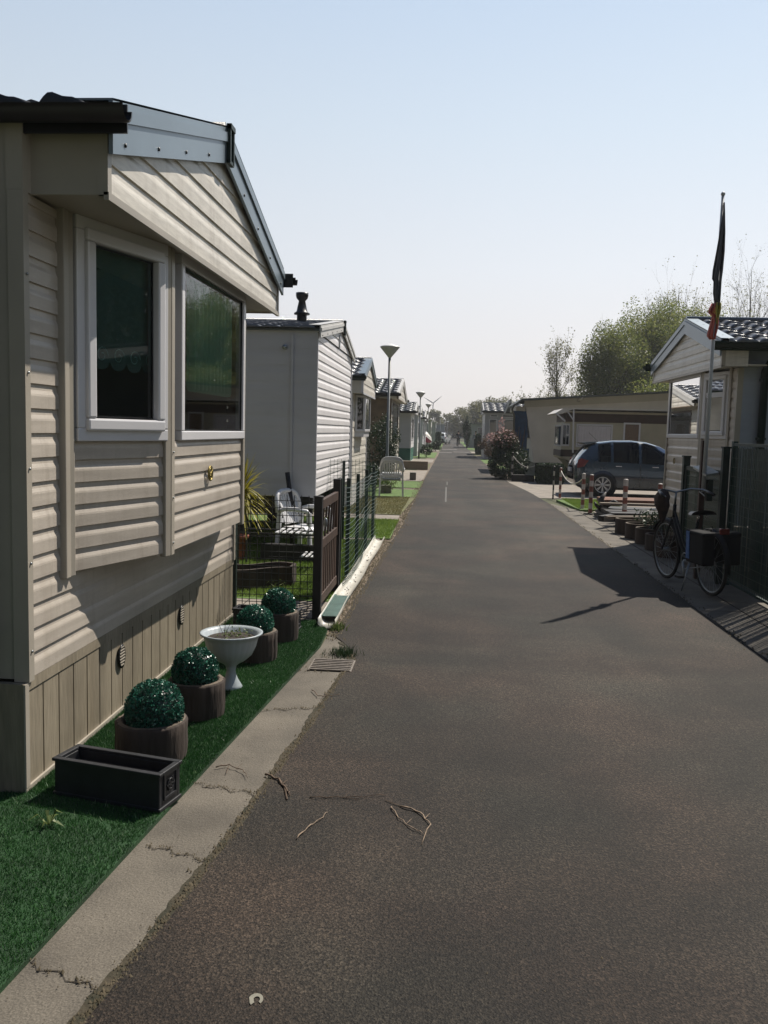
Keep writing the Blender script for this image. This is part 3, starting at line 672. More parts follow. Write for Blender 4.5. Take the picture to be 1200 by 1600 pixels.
# ---------------------------------------------------------------- the near cream home
HY0,HY1=3.43,6.95;XW=-1.765
A=(-1.765,3.80);Bc=(-1.525,4.555);Cc=(-1.515,6.20);D=(-1.765,6.72);BZ=.90;ZG=2.53
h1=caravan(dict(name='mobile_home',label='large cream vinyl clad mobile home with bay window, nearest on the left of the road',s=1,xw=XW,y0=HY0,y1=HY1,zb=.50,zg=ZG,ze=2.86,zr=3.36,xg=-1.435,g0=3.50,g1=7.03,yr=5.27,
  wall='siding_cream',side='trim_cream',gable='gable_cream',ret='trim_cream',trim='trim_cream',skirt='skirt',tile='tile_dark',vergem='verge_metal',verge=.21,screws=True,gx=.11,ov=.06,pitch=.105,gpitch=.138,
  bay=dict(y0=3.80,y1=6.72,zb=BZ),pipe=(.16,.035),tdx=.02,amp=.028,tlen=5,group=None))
def nrm(a,b):
    L=math.hypot(b[0]-a[0],b[1]-a[1]);return ((b[1]-a[1])/L,-(b[0]-a[0])/L)
def lerp(a,b,t): return (a[0]+(b[0]-a[0])*t,a[1]+(b[1]-a[1])*t)
n1=nrm(A,Bc);n2=nrm(Bc,Cc);n3=nrm(Cc,D)
b=MB();zw0=1.50;zw1=ZG+.03
siding(b,lerp(A,Bc,.02),Bc,BZ,zw0+.01,.105,n1,anchor=BZ);siding(b,Bc,Cc,BZ,zw0+.01,.105,n2,anchor=BZ);siding(b,Cc,D,BZ,zw1,.105,n3,anchor=BZ)
bay=b.build('bay_wall','siding_cream',h1)
def trim(par,p,q,z0,z1,nn,d0,d1):
    b=MB();b.slab(p,q,z0,z1,nn,d0,d1);b.build('bay_corner_trim','trim_cream',par,bevel=.005)
for (p,q,nn) in((A,Bc,n1),(Bc,Cc,n2)):
    L=math.hypot(q[0]-p[0],q[1]-p[1])
    trim(h1,p,lerp(p,q,.055/L),BZ-.02,zw1,nn,-.01,.026);trim(h1,lerp(p,q,1-.05/L),q,BZ-.02,zw1,nn,-.01,.026)
trim(h1,Cc,lerp(Cc,D,.1),BZ-.02,zw1,n3,-.01,.02)
trim(h1,(XW-.01,A[1]-.05),(XW-.01,A[1]),BZ-.02,zw1,(1,0),0,.05)
b=MB();b.add([(p[0],p[1],BZ-.004) for p in(A,Bc,Cc,D)]+[(p[0],p[1],BZ+.01) for p in(A,Bc,Cc,D)],[(0,1,2,3),(4,5,6,7),(0,1,5,4),(1,2,6,5),(2,3,7,6)])
b.build('bay_floor','trim_cream',h1)
W1=window(h1,lerp(A,Bc,.085),lerp(A,Bc,.955),1.512,2.545,n1,fw=.062,proud=.034,label='narrow casement window with lace net curtain')
W2=window(h1,lerp(Bc,Cc,.10),lerp(Bc,Cc,.985),1.512,2.545,n2,fw=.055,proud=.030,sash=False,label='wide fixed window with green net curtain')
curtain(W1,lerp(A,Bc,.14),lerp(A,Bc,.92),1.86,2.47,n1,LACE,folds=5,amp=.012,inset=.022,scal=.05,name='lace_curtain')
curtain(W2,lerp(Bc,Cc,.30),lerp(Bc,Cc,.86),1.80,2.47,n2,CURT,folds=11,amp=.022,inset=.035,scal=.08,name='net_curtain')
LT=sheer('lace_thread',(.5,.65,.62),.85)
for k in range(5):
    b=MB()  # lace scroll edge
    for dx in(.0,):
        t0=.14+.78*(k+.5)/5;pc=lerp(A,Bc,t0)
        pts=[]
        for j in range(16):
            a=j/15*2.6*math.pi;r=.045*(1-j/19);tt=r*math.cos(a);pts.append((pc[0]+(Bc[0]-A[0])/.792*tt-n1[0]*.018,pc[1]+(Bc[1]-A[1])/.792*tt-n1[1]*.018,1.93+r*math.sin(a)))
        b.tube(pts,.0022,4)
    b.build('lace_pattern',LT,W1)
b=MB();b.box(-3.9,-3.86,4.2,5.4,1.35,2.1);b.build('room_panel','room_white',h1)
b=MB();b.box(-2.6,-1.9,4.5,6.4,1.25,1.45);b.build('seat_back','wood_dark',h1)
# vents, badge
for y in(4.47,5.53):
    b=MB();pr=[]
    T_=Matrix.Translation((XW+.008,y,.325))@Matrix.Rotation(R_(90),4,'Y')@Matrix.Scale(1.45,4,(1,0,0))
    b.lathe([(0,.0),(.038,.0),(.046,.006),(.046,.012),(.038,.012)],n=24,T=T_);v=b.build('vent','black_plastic',h1)
    b=MB()
    for k in range(7):
        z=.325-.05+k*.0165;hw=.036*math.sqrt(max(0,1-((z-.325)/.062)**2));b.box(XW+.015,XW+.022,y-hw,y+hw,z,z+.006)
    b.build('vent_slat','trim_cream',v)
b=MB();yb=5.30;zb_=1.30;xx=-1.515
b.torus((xx+.022,yb,zb_),.045,.006,'x',24,6)
pts=[(xx+.024,yb+.03*math.sin(a)*(.3+a/6),zb_+.034*math.cos(a)) for a in np.linspace(0,2*math.pi*1.2,20)];b.tube(pts,.004,5)
b.tube([(xx+.024,yb-.03,zb_+.02),(xx+.024,yb-.01,zb_-.03),(xx+.024,yb+.0,zb_+.01),(xx+.024,yb+.012,zb_-.03),(xx+.024,yb+.03,zb_+.03)],.004,5)
b.build('badge','brass',h1)
b=MB()
sc=[]
for z in(.62,1.0,1.4,1.8,2.2): sc.append((XW+.022,HY0+.015,z))
for q_ in sc: b=MB();screws(b,[q_],.006);b.build('trim_screw','steel',h1)
b2=[]
for k,z in enumerate((.95,1.2,1.45)): 
    p=lerp(Bc,Cc,.015);b2.append((p[0]+.026,p[1],z))
for q_ in b2: b=MB();screws(b,[q_],.006);b.build('trim_screw','steel',h1)
# brown stains below the gable, far end
b=MB();
b.build
# ---------------------------------------------------------------- second home, white
h2=caravan(dict(name='mobile_home',label='bright white mobile home with black flue on the roof, behind the garden chair',s=1,xw=-1.70,y0=10.86,y1=14.72,zb=.72,zg=2.82,ze=2.86,zr=3.20,xg=-1.685,g0=10.84,g1=14.74,yr=13.15,
  wall='siding_white',side='panel_white',gable='siding_white',trim='panel_white',tile='tile_grey',vergem='verge_light',verge=.14,ov=.02,pitch=.118,screws=True,gutter=False,lapside=.21,lapdep=.25,tdx=.05,gover=True))
b=MB();b.box(-2.02,-1.99,10.835,10.845,.72,2.78);b.build('panel_joint','panel_white',h2)
b=MB();b.smooth=True;b.tube([(-2.1,10.86,2.62),(-2.1,10.80,2.62)],.03,10);b.build('side_lamp','steel',h2)
b=MB();b.box(-1.675,-1.66,12.86,12.92,2.80,3.0);b.build('number_plate','steel',h2)
b=MB();b.lathe([(.075,0),(.075,.10),(.12,.10),(.12,.12),(.085,.14),(.05,.30),(.085,.34),(.095,.38),(.095,.42),(0,.42)],(-2.25,12.9,3.2),16);b.build('flue','black_plastic',h2)
# third home, cream with bay
h3=caravan(dict(name='mobile_home',label='cream mobile home with grey tiled roof and overhanging gable, just past the white home',s=1,xw=-1.98,y0=17.45,y1=20.6,zb=.45,zg=2.33,ze=2.68,zr=3.10,xg=-1.73,g0=17.1,g1=19.9,yr=18.55,
  wall='gable_cream',side='siding_dirty',gable='gable_cream',ret='siding_dirty',trim='panel_white',tile='tile_grey',vergem='verge_metal',verge=.12,ov=.05,pitch=.2,gpitch=.2,skirt='siding_white',lapside=.2,tdx=.03,gutm='dark_green',gx=.05,amp=.03))
b=MB();P3=[(-1.98,18.0),(-1.80,18.2),(-1.80,19.4),(-1.98,19.6)]
b.prism(P3,1.45,1.56,'z');b.build('bay_sill','upvc',h3)
for p,q in((P3[0],P3[1]),(P3[1],P3[2]),(P3[2],P3[3])): window(h3,p,q,1.56,2.33,nrm(p,q),fw=.05,glass=GLD,sash=False)
# fourth home, brown/dark
h4=caravan(dict(name='mobile_home',label='brown and grey boarded mobile home with wavy tiled roof beside the nearest lamp post',s=1,xw=-2.05,y0=30.4,y1=35.6,zb=.30,zg=2.72,ze=2.90,zr=3.55,xg=-1.80,g0=30.0,g1=36.2,yr=33.2,
  wall='siding_dirty',side='siding_dirty',gable='gable_cream',trim='siding_brown',tile='tile_grey',vergem='verge_light',verge=.25,ov=.05,pitch=.2,gpitch=.2,skirt='siding_dirty',lapside=.2,tdx=.04,gutm='black_plastic',pw=.40,course=.45,amp=.05,step=.05,pipe=(.95,.05)))
b=MB();b.box(-2.75,-2.10,30.28,30.38,.0,2.72);b.build('brown_cladding','siding_brown',h4)
window(h4,(-2.05,31.2),(-2.05,34.6),1.2,2.6,(1,0),fw=.07,glass=GLD,sash=False,fm='wood_brown')
# fifth home with green skirt
h5=caravan(dict(name='mobile_home',label='pale grey mobile home with dark green painted skirt, fifth on the left',s=1,xw=-1.92,y0=44.2,y1=48.2,zb=.72,zg=2.5,ze=2.62,zr=3.10,xg=-1.72,g0=44.0,g1=48.3,wall='siding_white',side='panel_white',gable='siding_white',ret='panel_white',
  trim='upvc',tile='tile_grey',vergem='verge_light',verge=.15,skirt='green_skirt',tdx=.06,gutm='black_plastic',pitch=.2,gpitch=.2,pw=.45,course=.5,amp=.05,step=.05))
window(h5,(-1.92,45.0),(-1.92,47.2),1.1,2.3,(1,0),fw=.08,glass=GLD,sash=False)
for i,(y,x,wl,lab,z_) in enumerate([(54.5,-1.95,'siding_white','white mobile home with pale tiled roof, directly beyond the green skirted one',2.75),(62,-1.85,'panel_white','grey white mobile home beyond the second lamp post',2.6),(70,-1.9,'siding_grey','grey mobile home with a white door frame just before the open parasol',2.5)]):
    h=caravan(dict(name='mobile_home',label=lab,s=1,xw=x,y0=y,y1=y+4,zb=.3,zg=z_-.2,ze=z_,zr=z_+.45,xg=x+.15,wall=wl,side='panel_white',gable=wl,trim='upvc',tile='tile_grey',vergem='verge_light',skirt='siding_grey',tdx=.09,pitch=.25,gpitch=.25,pw=.45,course=.5,amp=.05,step=.05))
    window(h,(x,y+.8),(x,y+3),1.1,2.2,(1,0),fw=.08,glass=GLD,sash=False)
def flat_home(x0,x1,y0,y1,h,m,label,roof='canopy_white',win=(),name='mobile_home',side=1):
    T=thing(name,label,'mobile home',((x0+x1)/2,(y0+y1)/2,0))
    b=MB();b.box(x0,x1,y0,y1,.25,h);b.build('wall',m,T)
    b=MB();b.box(x0+.05,x1-.05,y0+.05,y1-.05,0,.25);b.build('skirt','siding_grey',T)
    b=MB();b.box(x0-.12,x1+.12,y0-.15,y1+.15,h,h+.1);b.build('roof',roof,T,bevel=.02)
    for (a,c,za,zb_) in win:
        b=MB();b.box(a,c,y0-.02,y0-.003,za,zb_);f=b.build('window','upvc',T);b=MB();b.box(a+.06,c-.06,y0-.03,y0-.021,za+.06,zb_-.06);b.build('pane',GLD,f)
    xx=x1 if side>0 else x0
    b=MB();b.box(*sorted((xx,xx+side*.02)),y0+.8,y1-.8,1.0,2.1);f=b.build('window','upvc',T);b=MB();b.box(*sorted((xx+side*.021,xx+side*.03)),y0+.88,y1-.88,1.08,2.02);b.build('pane',GLD,f)
    return T
flat_home(-7.5,-1.75,88,92,2.75,'beige_wall','flat roofed beige mobile home with white fascia, beyond the parasol',side=1)
flat_home(-7,-1.5,104,108,2.7,'siding_grey','flat roofed grey mobile home, farther than the beige flat roofed one',side=1)
flat_home(-6.5,-.6,150,154,2.9,'siding_bluegrey','blue grey mobile home with white roof edge near the far end on the left',side=1,win=[(-5,-3.5,1.1,2.1)])
flat_home(2.2,8.5,222,226,3.0,'siding_bluegrey','blue grey mobile home closing the far end of the road',side=-1,win=[(3,4.5,1.1,2.1)])
# ---------------------------------------------------------------- planters along the near home
def emblem(b,x,y0,y1,z0,z1):
    b.slab((x,y0),(x,y1),z0,z0+.01,(1,0),0,.006);b.slab((x,y0),(x,y1),z1-.01,z1,(1,0),0,.006);b.slab((x,y0),(x,y0+.008),z0,z1,(1,0),0,.006);b.slab((x,y1-.008),(x,y1),z0,z1,(1,0),0,.006)
    yc=(y0+y1)/2;zc=(z0+z1)/2;b.torus((x+.004,yc,zc),.022,.004,'x',14,5)
    for k in range(6): a=k*math.pi/3;b.bar((x+.004,yc,zc),(x+.004,yc+.03*math.cos(a),zc+.03*math.sin(a)),.006)
def trough(label,loc,rz):
    t=thing('trough_planter',label,'planter',loc,rz,local=True)
    X,Y,H,th=.255,.08,.15,.02
    b=MB();b.box(-X,X,-Y,-Y+th,0,H);b.box(-X,X,Y-th,Y,0,H);b.box(-X,-X+th,-Y+th,Y-th,0,H);b.box(X-th,X,-Y+th,Y-th,0,H);b.box(-X+th,X-th,-Y+th,Y-th,0,.02)
    b.box(-X-.008,X+.008,-Y-.008,-Y+.018,H,H+.014);b.box(-X-.008,X+.008,Y-.018,Y+.008,H,H+.014);b.box(-X-.008,-X+.018,-Y+.018,Y-.018,H,H+.014);b.box(X-.018,X+.008,-Y+.018,Y-.018,H,H+.014)
    b.box(-X-.006,X+.006,-Y-.006,Y+.006,-.0,.016)
    b.build('box','lead',t,bevel=.003)
    b=MB();emblem(b,X,-.05,.05,.04,.15);b.build('relief','lead',t)
    b=MB();b.box(-X+th,X-th,-Y+th,Y-th,.08,.11);b.build('soil','soil',t)
    return t
trough('black rectangular trough with relief square on its end, nearest planter by the skirt',(-1.36,3.42,.013),R_(-13))
t2=dup(bpy.data.objects['trough_planter'],(-1.38,6.55,.013),R_(-4),'black rectangular trough standing by the dark mesh fence, behind the boxwood balls')
def log_planter(x,y,r,h,label,seed):
    rr=random.Random(seed);t=thing('log_planter',label,'planter',(x,y,.012),group=None)
    b=MB();nst=16;ph=rr.random()*6;grv=sorted([rr.uniform(0,6.283) for _ in range(9)])
    def wob(a,z):
        d=min(abs(((a-g+math.pi)%(2*math.pi))-math.pi) for g in grv);return -.05*math.exp(-(d/.045)**2)+.008*math.sin(5*a+ph)+.006*math.sin(23*a)
    b.lathe([(r*.97,0),(r,h*.3),(r*.985,h*.7),(r*1.0,h-.008),(r-.006,h),(r-.034,h+.002),(r-.040,h-.004),(r-.042,h-.05)],(x,y,.012),96,wob=wob)
    b.build('palisade','log',t)
    b=MB();b.lathe([(r-.02,h-.03),(r*.5,h-.018),(0,h-.015)],(x,y,.012),20,wob=lambda a,z:.03*math.sin(5*a));b.build('soil','soil',t)
    b=MB();b.lathe([(r-.010,h+.0015),(r-.020,h+.005),(r-.031,h+.003)],(x,y,.012),96,wob=wob);b.build('rim','log_top',t)
    return t
def box_ball(x,y,z,r,label,seed):
    t=thing('topiary_ball',label,'plant',(x,y,z-r*.8))
    n=6500;d=rng.normal(size=(n,3));d/=np.linalg.norm(d,axis=1)[:,None];f=rng.uniform(.90,1.03,(n,1))
    P=np.array([x,y,z])+d*r*f*(1+.03*np.sin(d[:,0:1]*9+seed)*np.cos(d[:,1:2]*8))
    P=P[P[:,2]>z-r*.72]
    leaves(P,.0135,'foliage',LF['box'],t,asp=.7,nrm=None)
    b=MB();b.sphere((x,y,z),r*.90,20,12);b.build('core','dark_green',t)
    return t
L_=[(-1.37,3.87,.170,.185,.135,'brown log roll planter right behind the nearest black trough','boxwood ball in the first log planter, behind the black trough'),
    (-1.34,4.50,.158,.195,.125,'brown log roll planter in front of the grey urn','boxwood ball in the second log planter, in front of the urn'),
    (-1.27,5.66,.150,.20,.125,'dark log roll planter right behind the grey urn','boxwood ball directly behind the grey urn'),
    (-1.225,6.24,.150,.21,.125,'dark log roll planter farthest from the road camera, near the gate post','boxwood ball nearest the brown gate post')]
for i,(x,y,r,h,rb,la,lb) in enumerate(L_):
    log_planter(x,y,r,h,la,i);box_ball(x+(.02 if i==0 else -.004),y-.01,.012+h+rb*.42,rb,lb,i*2.1)
u=thing('garden_urn','pale grey fluted plastic urn on a flared foot, between the log planters','urn',(-1.24,4.99,.012))
b=MB();fl=lambda a,z:.012*math.cos(24*a) if .04<z<.10 or .16<z<.34 else 0
b.lathe([(.066,0),(.070,.010),(.062,.022),(.058,.03),(.045,.05),(.032,.08),(.027,.11),(.032,.135),(.034,.14),(.05,.155),(.085,.175),(.125,.21),(.148,.26),(.158,.30),(.168,.325),(.188,.338),(.190,.346),(.180,.348),(.158,.335),(.145,.30),(.13,.29),(0,.295)],(-1.27,4.99,.012),72,wob=fl)
b.build('bowl','urn',u)
b=MB();b.lathe([(.148,.312),(.08,.318),(0,.32)],(-1.27,4.99,.012),24);b.build('soil','soil',u)
P=np.stack([rng.normal(-1.24,.05,90),rng.normal(4.98,.05,90),rng.uniform(.335,.37,90)],1);leaves(P,.02,'seedlings',LF['weed'],u,kind='stuff')
b=MB()
for k in range(4): a=k*1.7;b.tube([(-1.31,4.98,.33),(-1.31+.03*math.cos(a),4.98+.03*math.sin(a),.40),(-1.31+.05*math.cos(a),4.98+.05*math.sin(a),.44)],.0012,4)
b.build('dead_stems','twig',u)
# weed on the turf in front
wd=thing('weed','small pale leafy weed on the turf in front of the nearest black trough','plant',(-1.52,3.12,.012))
b=MB()
for k in range(9):
    a=k*.75;l=.04+.02*(k%3);z=.03+.03*(k%2);c,s_=math.cos(a),math.sin(a);x,y=-1.52,3.12
    b.add([(x,y,.014),(x+c*l*.5-s_*.007,y+s_*l*.5+c*.007,z+.010),(x+c*l,y+s_*l,z*.8),(x+c*l*.5+s_*.007,y+s_*l*.5-c*.007,z+.008)],[(0,1,2,3)])
b.build('leaves',LF['weed'],wd)
# twigs
def twig(pts,r,m,label,fork=None):
    g=random.Random(len(label)*7+int(pts[0][0]*100));q=[]
    for a,c in zip(pts[:-1],pts[1:]):
        for k in range(4): q.append((a[0]+(c[0]-a[0])*k/4+g.uniform(-1,1)*.004,a[1]+(c[1]-a[1])*k/4+g.uniform(-1,1)*.005))
    pts=q+[pts[-1]];b=MB();b.tube([(x,y,.004+.006*math.sin(i*2.1)**2) for i,(x,y) in enumerate(pts)],[r*(1-.6*i/len(pts))*g.uniform(.75,1.2) for i in range(len(pts))],5)
    k_=len(pts)//2;b.tube([(*pts[k_],.006),(pts[k_][0]+.02,pts[k_][1]+.035,.012)],r*.4,4)
    if fork: b.tube([(x,y,.005) for x,y in fork],r*.6,4)
    b.build('twig',m,None,label,cat='twig')
twig([(-.79,3.75),(-.72,3.70),(-.66,3.60),(-.635,3.54)],.006,'twig','short dark brown stick lying across the concrete edge',[(-.72,3.70),(-.68,3.64),(-.64,3.50)])
twig([(-.55,3.535),(-.45,3.54),(-.35,3.565),(-.22,3.60)],.0028,'twig','long thin straight dark twig on the asphalt',[(-.40,3.55),(-.33,3.54)])
twig([(-.54,3.157),(-.51,3.25),(-.47,3.33),(-.45,3.40)],.003,'twig_pale','thin pale curved twig nearest the concrete edge on the asphalt')
twig([(-.15,3.50),(-.06,3.44),(-.02,3.34),(-.05,3.17)],.004,'twig_pale','hooked pale twig, the right hand one on the asphalt',[(-.22,3.55),(-.15,3.50)])
twig([(-.19,3.49),(-.15,3.38),(-.08,3.29),(-.045,3.26)],.003,'twig_pale','curved brown twig touching the hooked pale twig')
twig([(-1.04,3.80),(-.98,3.83),(-.90,3.78),(-.86,3.70)],.003,'twig','thin root like twig on the concrete strip beside the turf edge',[(-.98,3.83),(-.97,3.74)])
twig([(-.78,5.05),(-.72,4.93),(-.66,4.94),(-.60,4.98)],.003,'twig','thin dark twig on the concrete strip, nearest the drain grate')
b=MB()
pts=[(.035*math.cos(a)*(1 if a<3 else .8),.045*math.sin(a)) for a in np.linspace(-.6,4.2,12)];inn=[(p[0]*.45+.004,p[1]*.5) for p in pts[::-1]]
b.add([(-.485+p[0]*.6,2.215+p[1]*.6,.003) for p in pts+inn],[tuple(range(24))]);b.build('dry_leaf',mat('dry_leaf',(.20,.19,.15),.8,.15,30),None,'pale curled dry leaf flat on the asphalt near the bottom edge','structure' if 0 else None,'leaf')
# drain grate
g=thing('drain_grate','small rusty slotted drain grate set at the end of the concrete strip','drain grate',(-.72,5.62,0))
b=MB();b.box(-.87,-.59,5.49,5.76,-.004,-.001);b.build('pit','hole_dark',g)
b=MB()
for k in range(7): b.box(-.87,-.60,5.495+k*.041,5.513+k*.041,-.002,.008)
b.box(-.88,-.868,5.48,5.76,-.003,.006);b.box(-.60,-.588,5.48,5.76,-.003,.006);b.build('bars','grate_metal',g,bevel=.002)
# white channel on the ground
ch=thing('drain_channel','long white plastic gutter channel lying along the edge of the road','gutter',(-.95,9,0))
b=MB();xc=-.93;P=[];y0,y1=6.68,12.2;prof=[(-.072,.07),(-.068,.02),(-.045,-.004),(0,-.010),(.045,-.004),(.068,.02),(.072,.055)]
for y in np.linspace(y0,y1,24):
    w_=.006*math.sin(y*3)
    for o,off in((0,0),(1,.005)):
        for dx,z in prof: P.append((xc+dx*(1-.0*o)+w_+(0 if o==0 else -np.sign(dx)*.006),y,z+.012+(0 if o==0 else .006)))
k=len(prof);n_=24
for i in range(n_-1):
    for o in range(2):
        for j in range(k-1): pass
fs=[]
for i in range(n_-1):
    for o in range(2):
        for j in range(k-1): a=i*2*k+o*k+j;fs.append((a,a+1,a+2*k+1,a+2*k))
    a=i*2*k;fs.append((a,a+k,a+3*k,a+2*k));a=i*2*k+k-1;fs.append((a,a+k,a+3*k,a+2*k))
for j in range(k-1): fs.append((j,j+1,j+1+k,j+k))
b.add(P,fs,True);b.build('trough','gutter_white',ch)
b=MB();b.box(xc-.052,xc+.052,6.86,7.75,.058,.064);b.box(xc-.072,xc-.052,6.84,7.75,.062,.074);b.box(xc+.052,xc+.072,6.84,7.75,.055,.067);b.build('cover','gutter_cover',ch)
b=MB()
for i in range(50):
    y=random.uniform(7.8,12);x=xc+random.uniform(-.05,.05);r=random.uniform(.004,.012);b.box(x,x+r,y,y+r*1.4,.014,.014+r*.6)
b.build('dirt','soil',ch,kind='stuff')
grass(lambda n: np.stack([rng.normal(-.84,.03,n),rng.normal(6.68,.05,n)],1),120,.05,'yellow_weed',LF['weed'],'yellow green weed at the mouth of the white channel',0.,.006)
# ---------------------------------------------------------------- fence and gate, left
def wiregrid(b,p,q,z0,z1,du,dz,r=.0022,sag=0):
    L=math.hypot(q[0]-p[0],q[1]-p[1]);nu=int(L/du);nz=int((z1-z0)/dz)
    for i in range(nu+1): x,y=lerp(p,q,i*du/L);b.bar((x,y,z0),(x,y,z1),r*2)
    for k in range(nz+1):
        z=z0+k*dz;b.bar((p[0],p[1],z),(q[0],q[1],z),r*2)
f1=thing('mesh_fence','dark square mesh fence between the near home and the brown gate post','fence',(-1.4,7.03,0))
b=MB();wiregrid(b,(-1.76,7.03),(-1.08,7.03),.0,1.04,.062,.062,.0026);b.build('wire_mesh','wire_dark',f1)
b=MB();b.box(-1.78,-1.75,7.01,7.05,0,1.05);b.build('post','dark_green',f1)
gp=thing('garden_gate','brown wooden garden gate with slats and cross bars, standing beside the road','gate',(-1.045,7.6,0))
b=MB();b.box(-1.09,-1.02,6.98,7.05,0,1.03);b.lathe([(.045,0),(.045,.012),(0,.014)],(-1.055,7.015,1.03),10);b.build('post','wood_dark',gp,bevel=.004)
b=MB();b.box(-1.09,-1.02,8.16,8.23,0,1.12);b.build('post','wood_dark',gp,bevel=.004)
b=MB()
for za,zb_ in((.10,.18),(.58,.66),(.92,1.0)): b.box(-1.07,-1.035,7.07,8.15,za,zb_)
b.build('rails','wood_brown',gp,bevel=.003)
b=MB()
for k in range(9): b.box(-1.062,-1.043,7.09+k*.12,7.15+k*.12,.18,.58)
for yy in(7.08,8.09): b.box(-1.07,-1.035,yy,yy+.05,.66,.92)
b.build('slats','wood_brown',gp,kind='stuff')
b=MB();
for k in range(5): b.bar((-1.052,7.2+k*.18,.66),(-1.052,7.3+k*.18,.92),.018)
b.build('lattice','wood_brown',gp,kind='stuff')
b=MB();b.sphere((-1.02,7.20,.80),.02,8,6,(1,.6,2));b.build('latch','steel',gp)
f2=thing('wire_fence','green roll wire fence on thin green posts running along the road behind the gate','fence',(-1.0,10.2,0))
fx=lambda y:-.995+.02*math.sin((y-8.3)*1.6)
for y in(8.32,9.05,10.0,11.1,12.15):
    b=MB();b.box(-1.06,-1.02,y-.02,y+.02,0,1.12 if y<9 else 1.08);b.build('post','dark_green',f2)
b=MB()
yy=list(np.arange(8.30,12.16,.12))
for k in range(22):
    z=.05+k*.0465;b.tube([(fx(y)+.018*math.sin(k*.7),y,z-.02*math.sin(math.pi*((y-8.3)%1)/1)) for y in yy],.0026,4)
for y in np.arange(8.30,12.16,.10): b.bar((fx(y),y,.05),(fx(y),y,1.03),.004)
b.build('wire_mesh','wire_green',f2)
b=MB();wiregrid(b,(-2.35,12.2),(-1.02,12.2),.1,1.17,.052,.052,.0022);b.build('wire_mesh','wire_green',f2)
b=MB();b.box(-1.5,-1.46,12.18,12.22,0,1.15);b.build('post','dark_green',f2)
# things in the garden
st=thing('border_block','wavy concrete palisade border block on the lawn behind the mesh fence','planter',(-1.8,8.3,0))
def ribbon(b,c,th,z0,z1):
    k=len(c);P=[]
    for i,(x,y) in enumerate(c):
        a=c[max(0,i-1)];d=c[min(k-1,i+1)];L=math.hypot(d[0]-a[0],d[1]-a[1]);nx,ny=-(d[1]-a[1])/L*th/2,(d[0]-a[0])/L*th/2
        for z in(z0,z1): P+=[(x+nx,y+ny,z),(x-nx,y-ny,z)]
    fs=[]
    for i in range(k-1):
        o=i*4;fs+=[(o,o+4,o+6,o+2),(o+1,o+5,o+7,o+3),(o+2,o+6,o+7,o+3)]
    fs+=[(0,1,3,2),(4*k-4,4*k-3,4*k-1,4*k-2)];b.add(P,fs)
b=MB();top=[( -2.24+.70*t, 8.40-.24*math.sin(t*math.pi*1.0)-.10*math.sin(t*2*math.pi)) for t in np.linspace(0,1,22)]
ribbon(b,[(x,y-.0) for x,y in top],.035,0,.205);ribbon(b,[(-2.24+.70*t,8.64-.10*math.sin(t*math.pi)-.13*math.sin(t*2*math.pi)) for t in np.linspace(0,1,22)],.035,0,.205)
b.box(-2.26,-2.225,8.40,8.64,0,.204);b.box(-1.555,-1.52,8.40,8.64,0,.204)
b.build('wavy_wall','log',st);b=MB();b.box(-2.22,-1.56,8.42,8.50,0,.11);b.build('soil','soil',st)
P=np.stack([rng.normal(-1.62,.06,40),rng.normal(8.12,.03,40),rng.uniform(.01,.12,40)],1);leaves(P,.05,'grass_blades',LF['weed'],st,asp=.12,up=(.3,-.2,1))
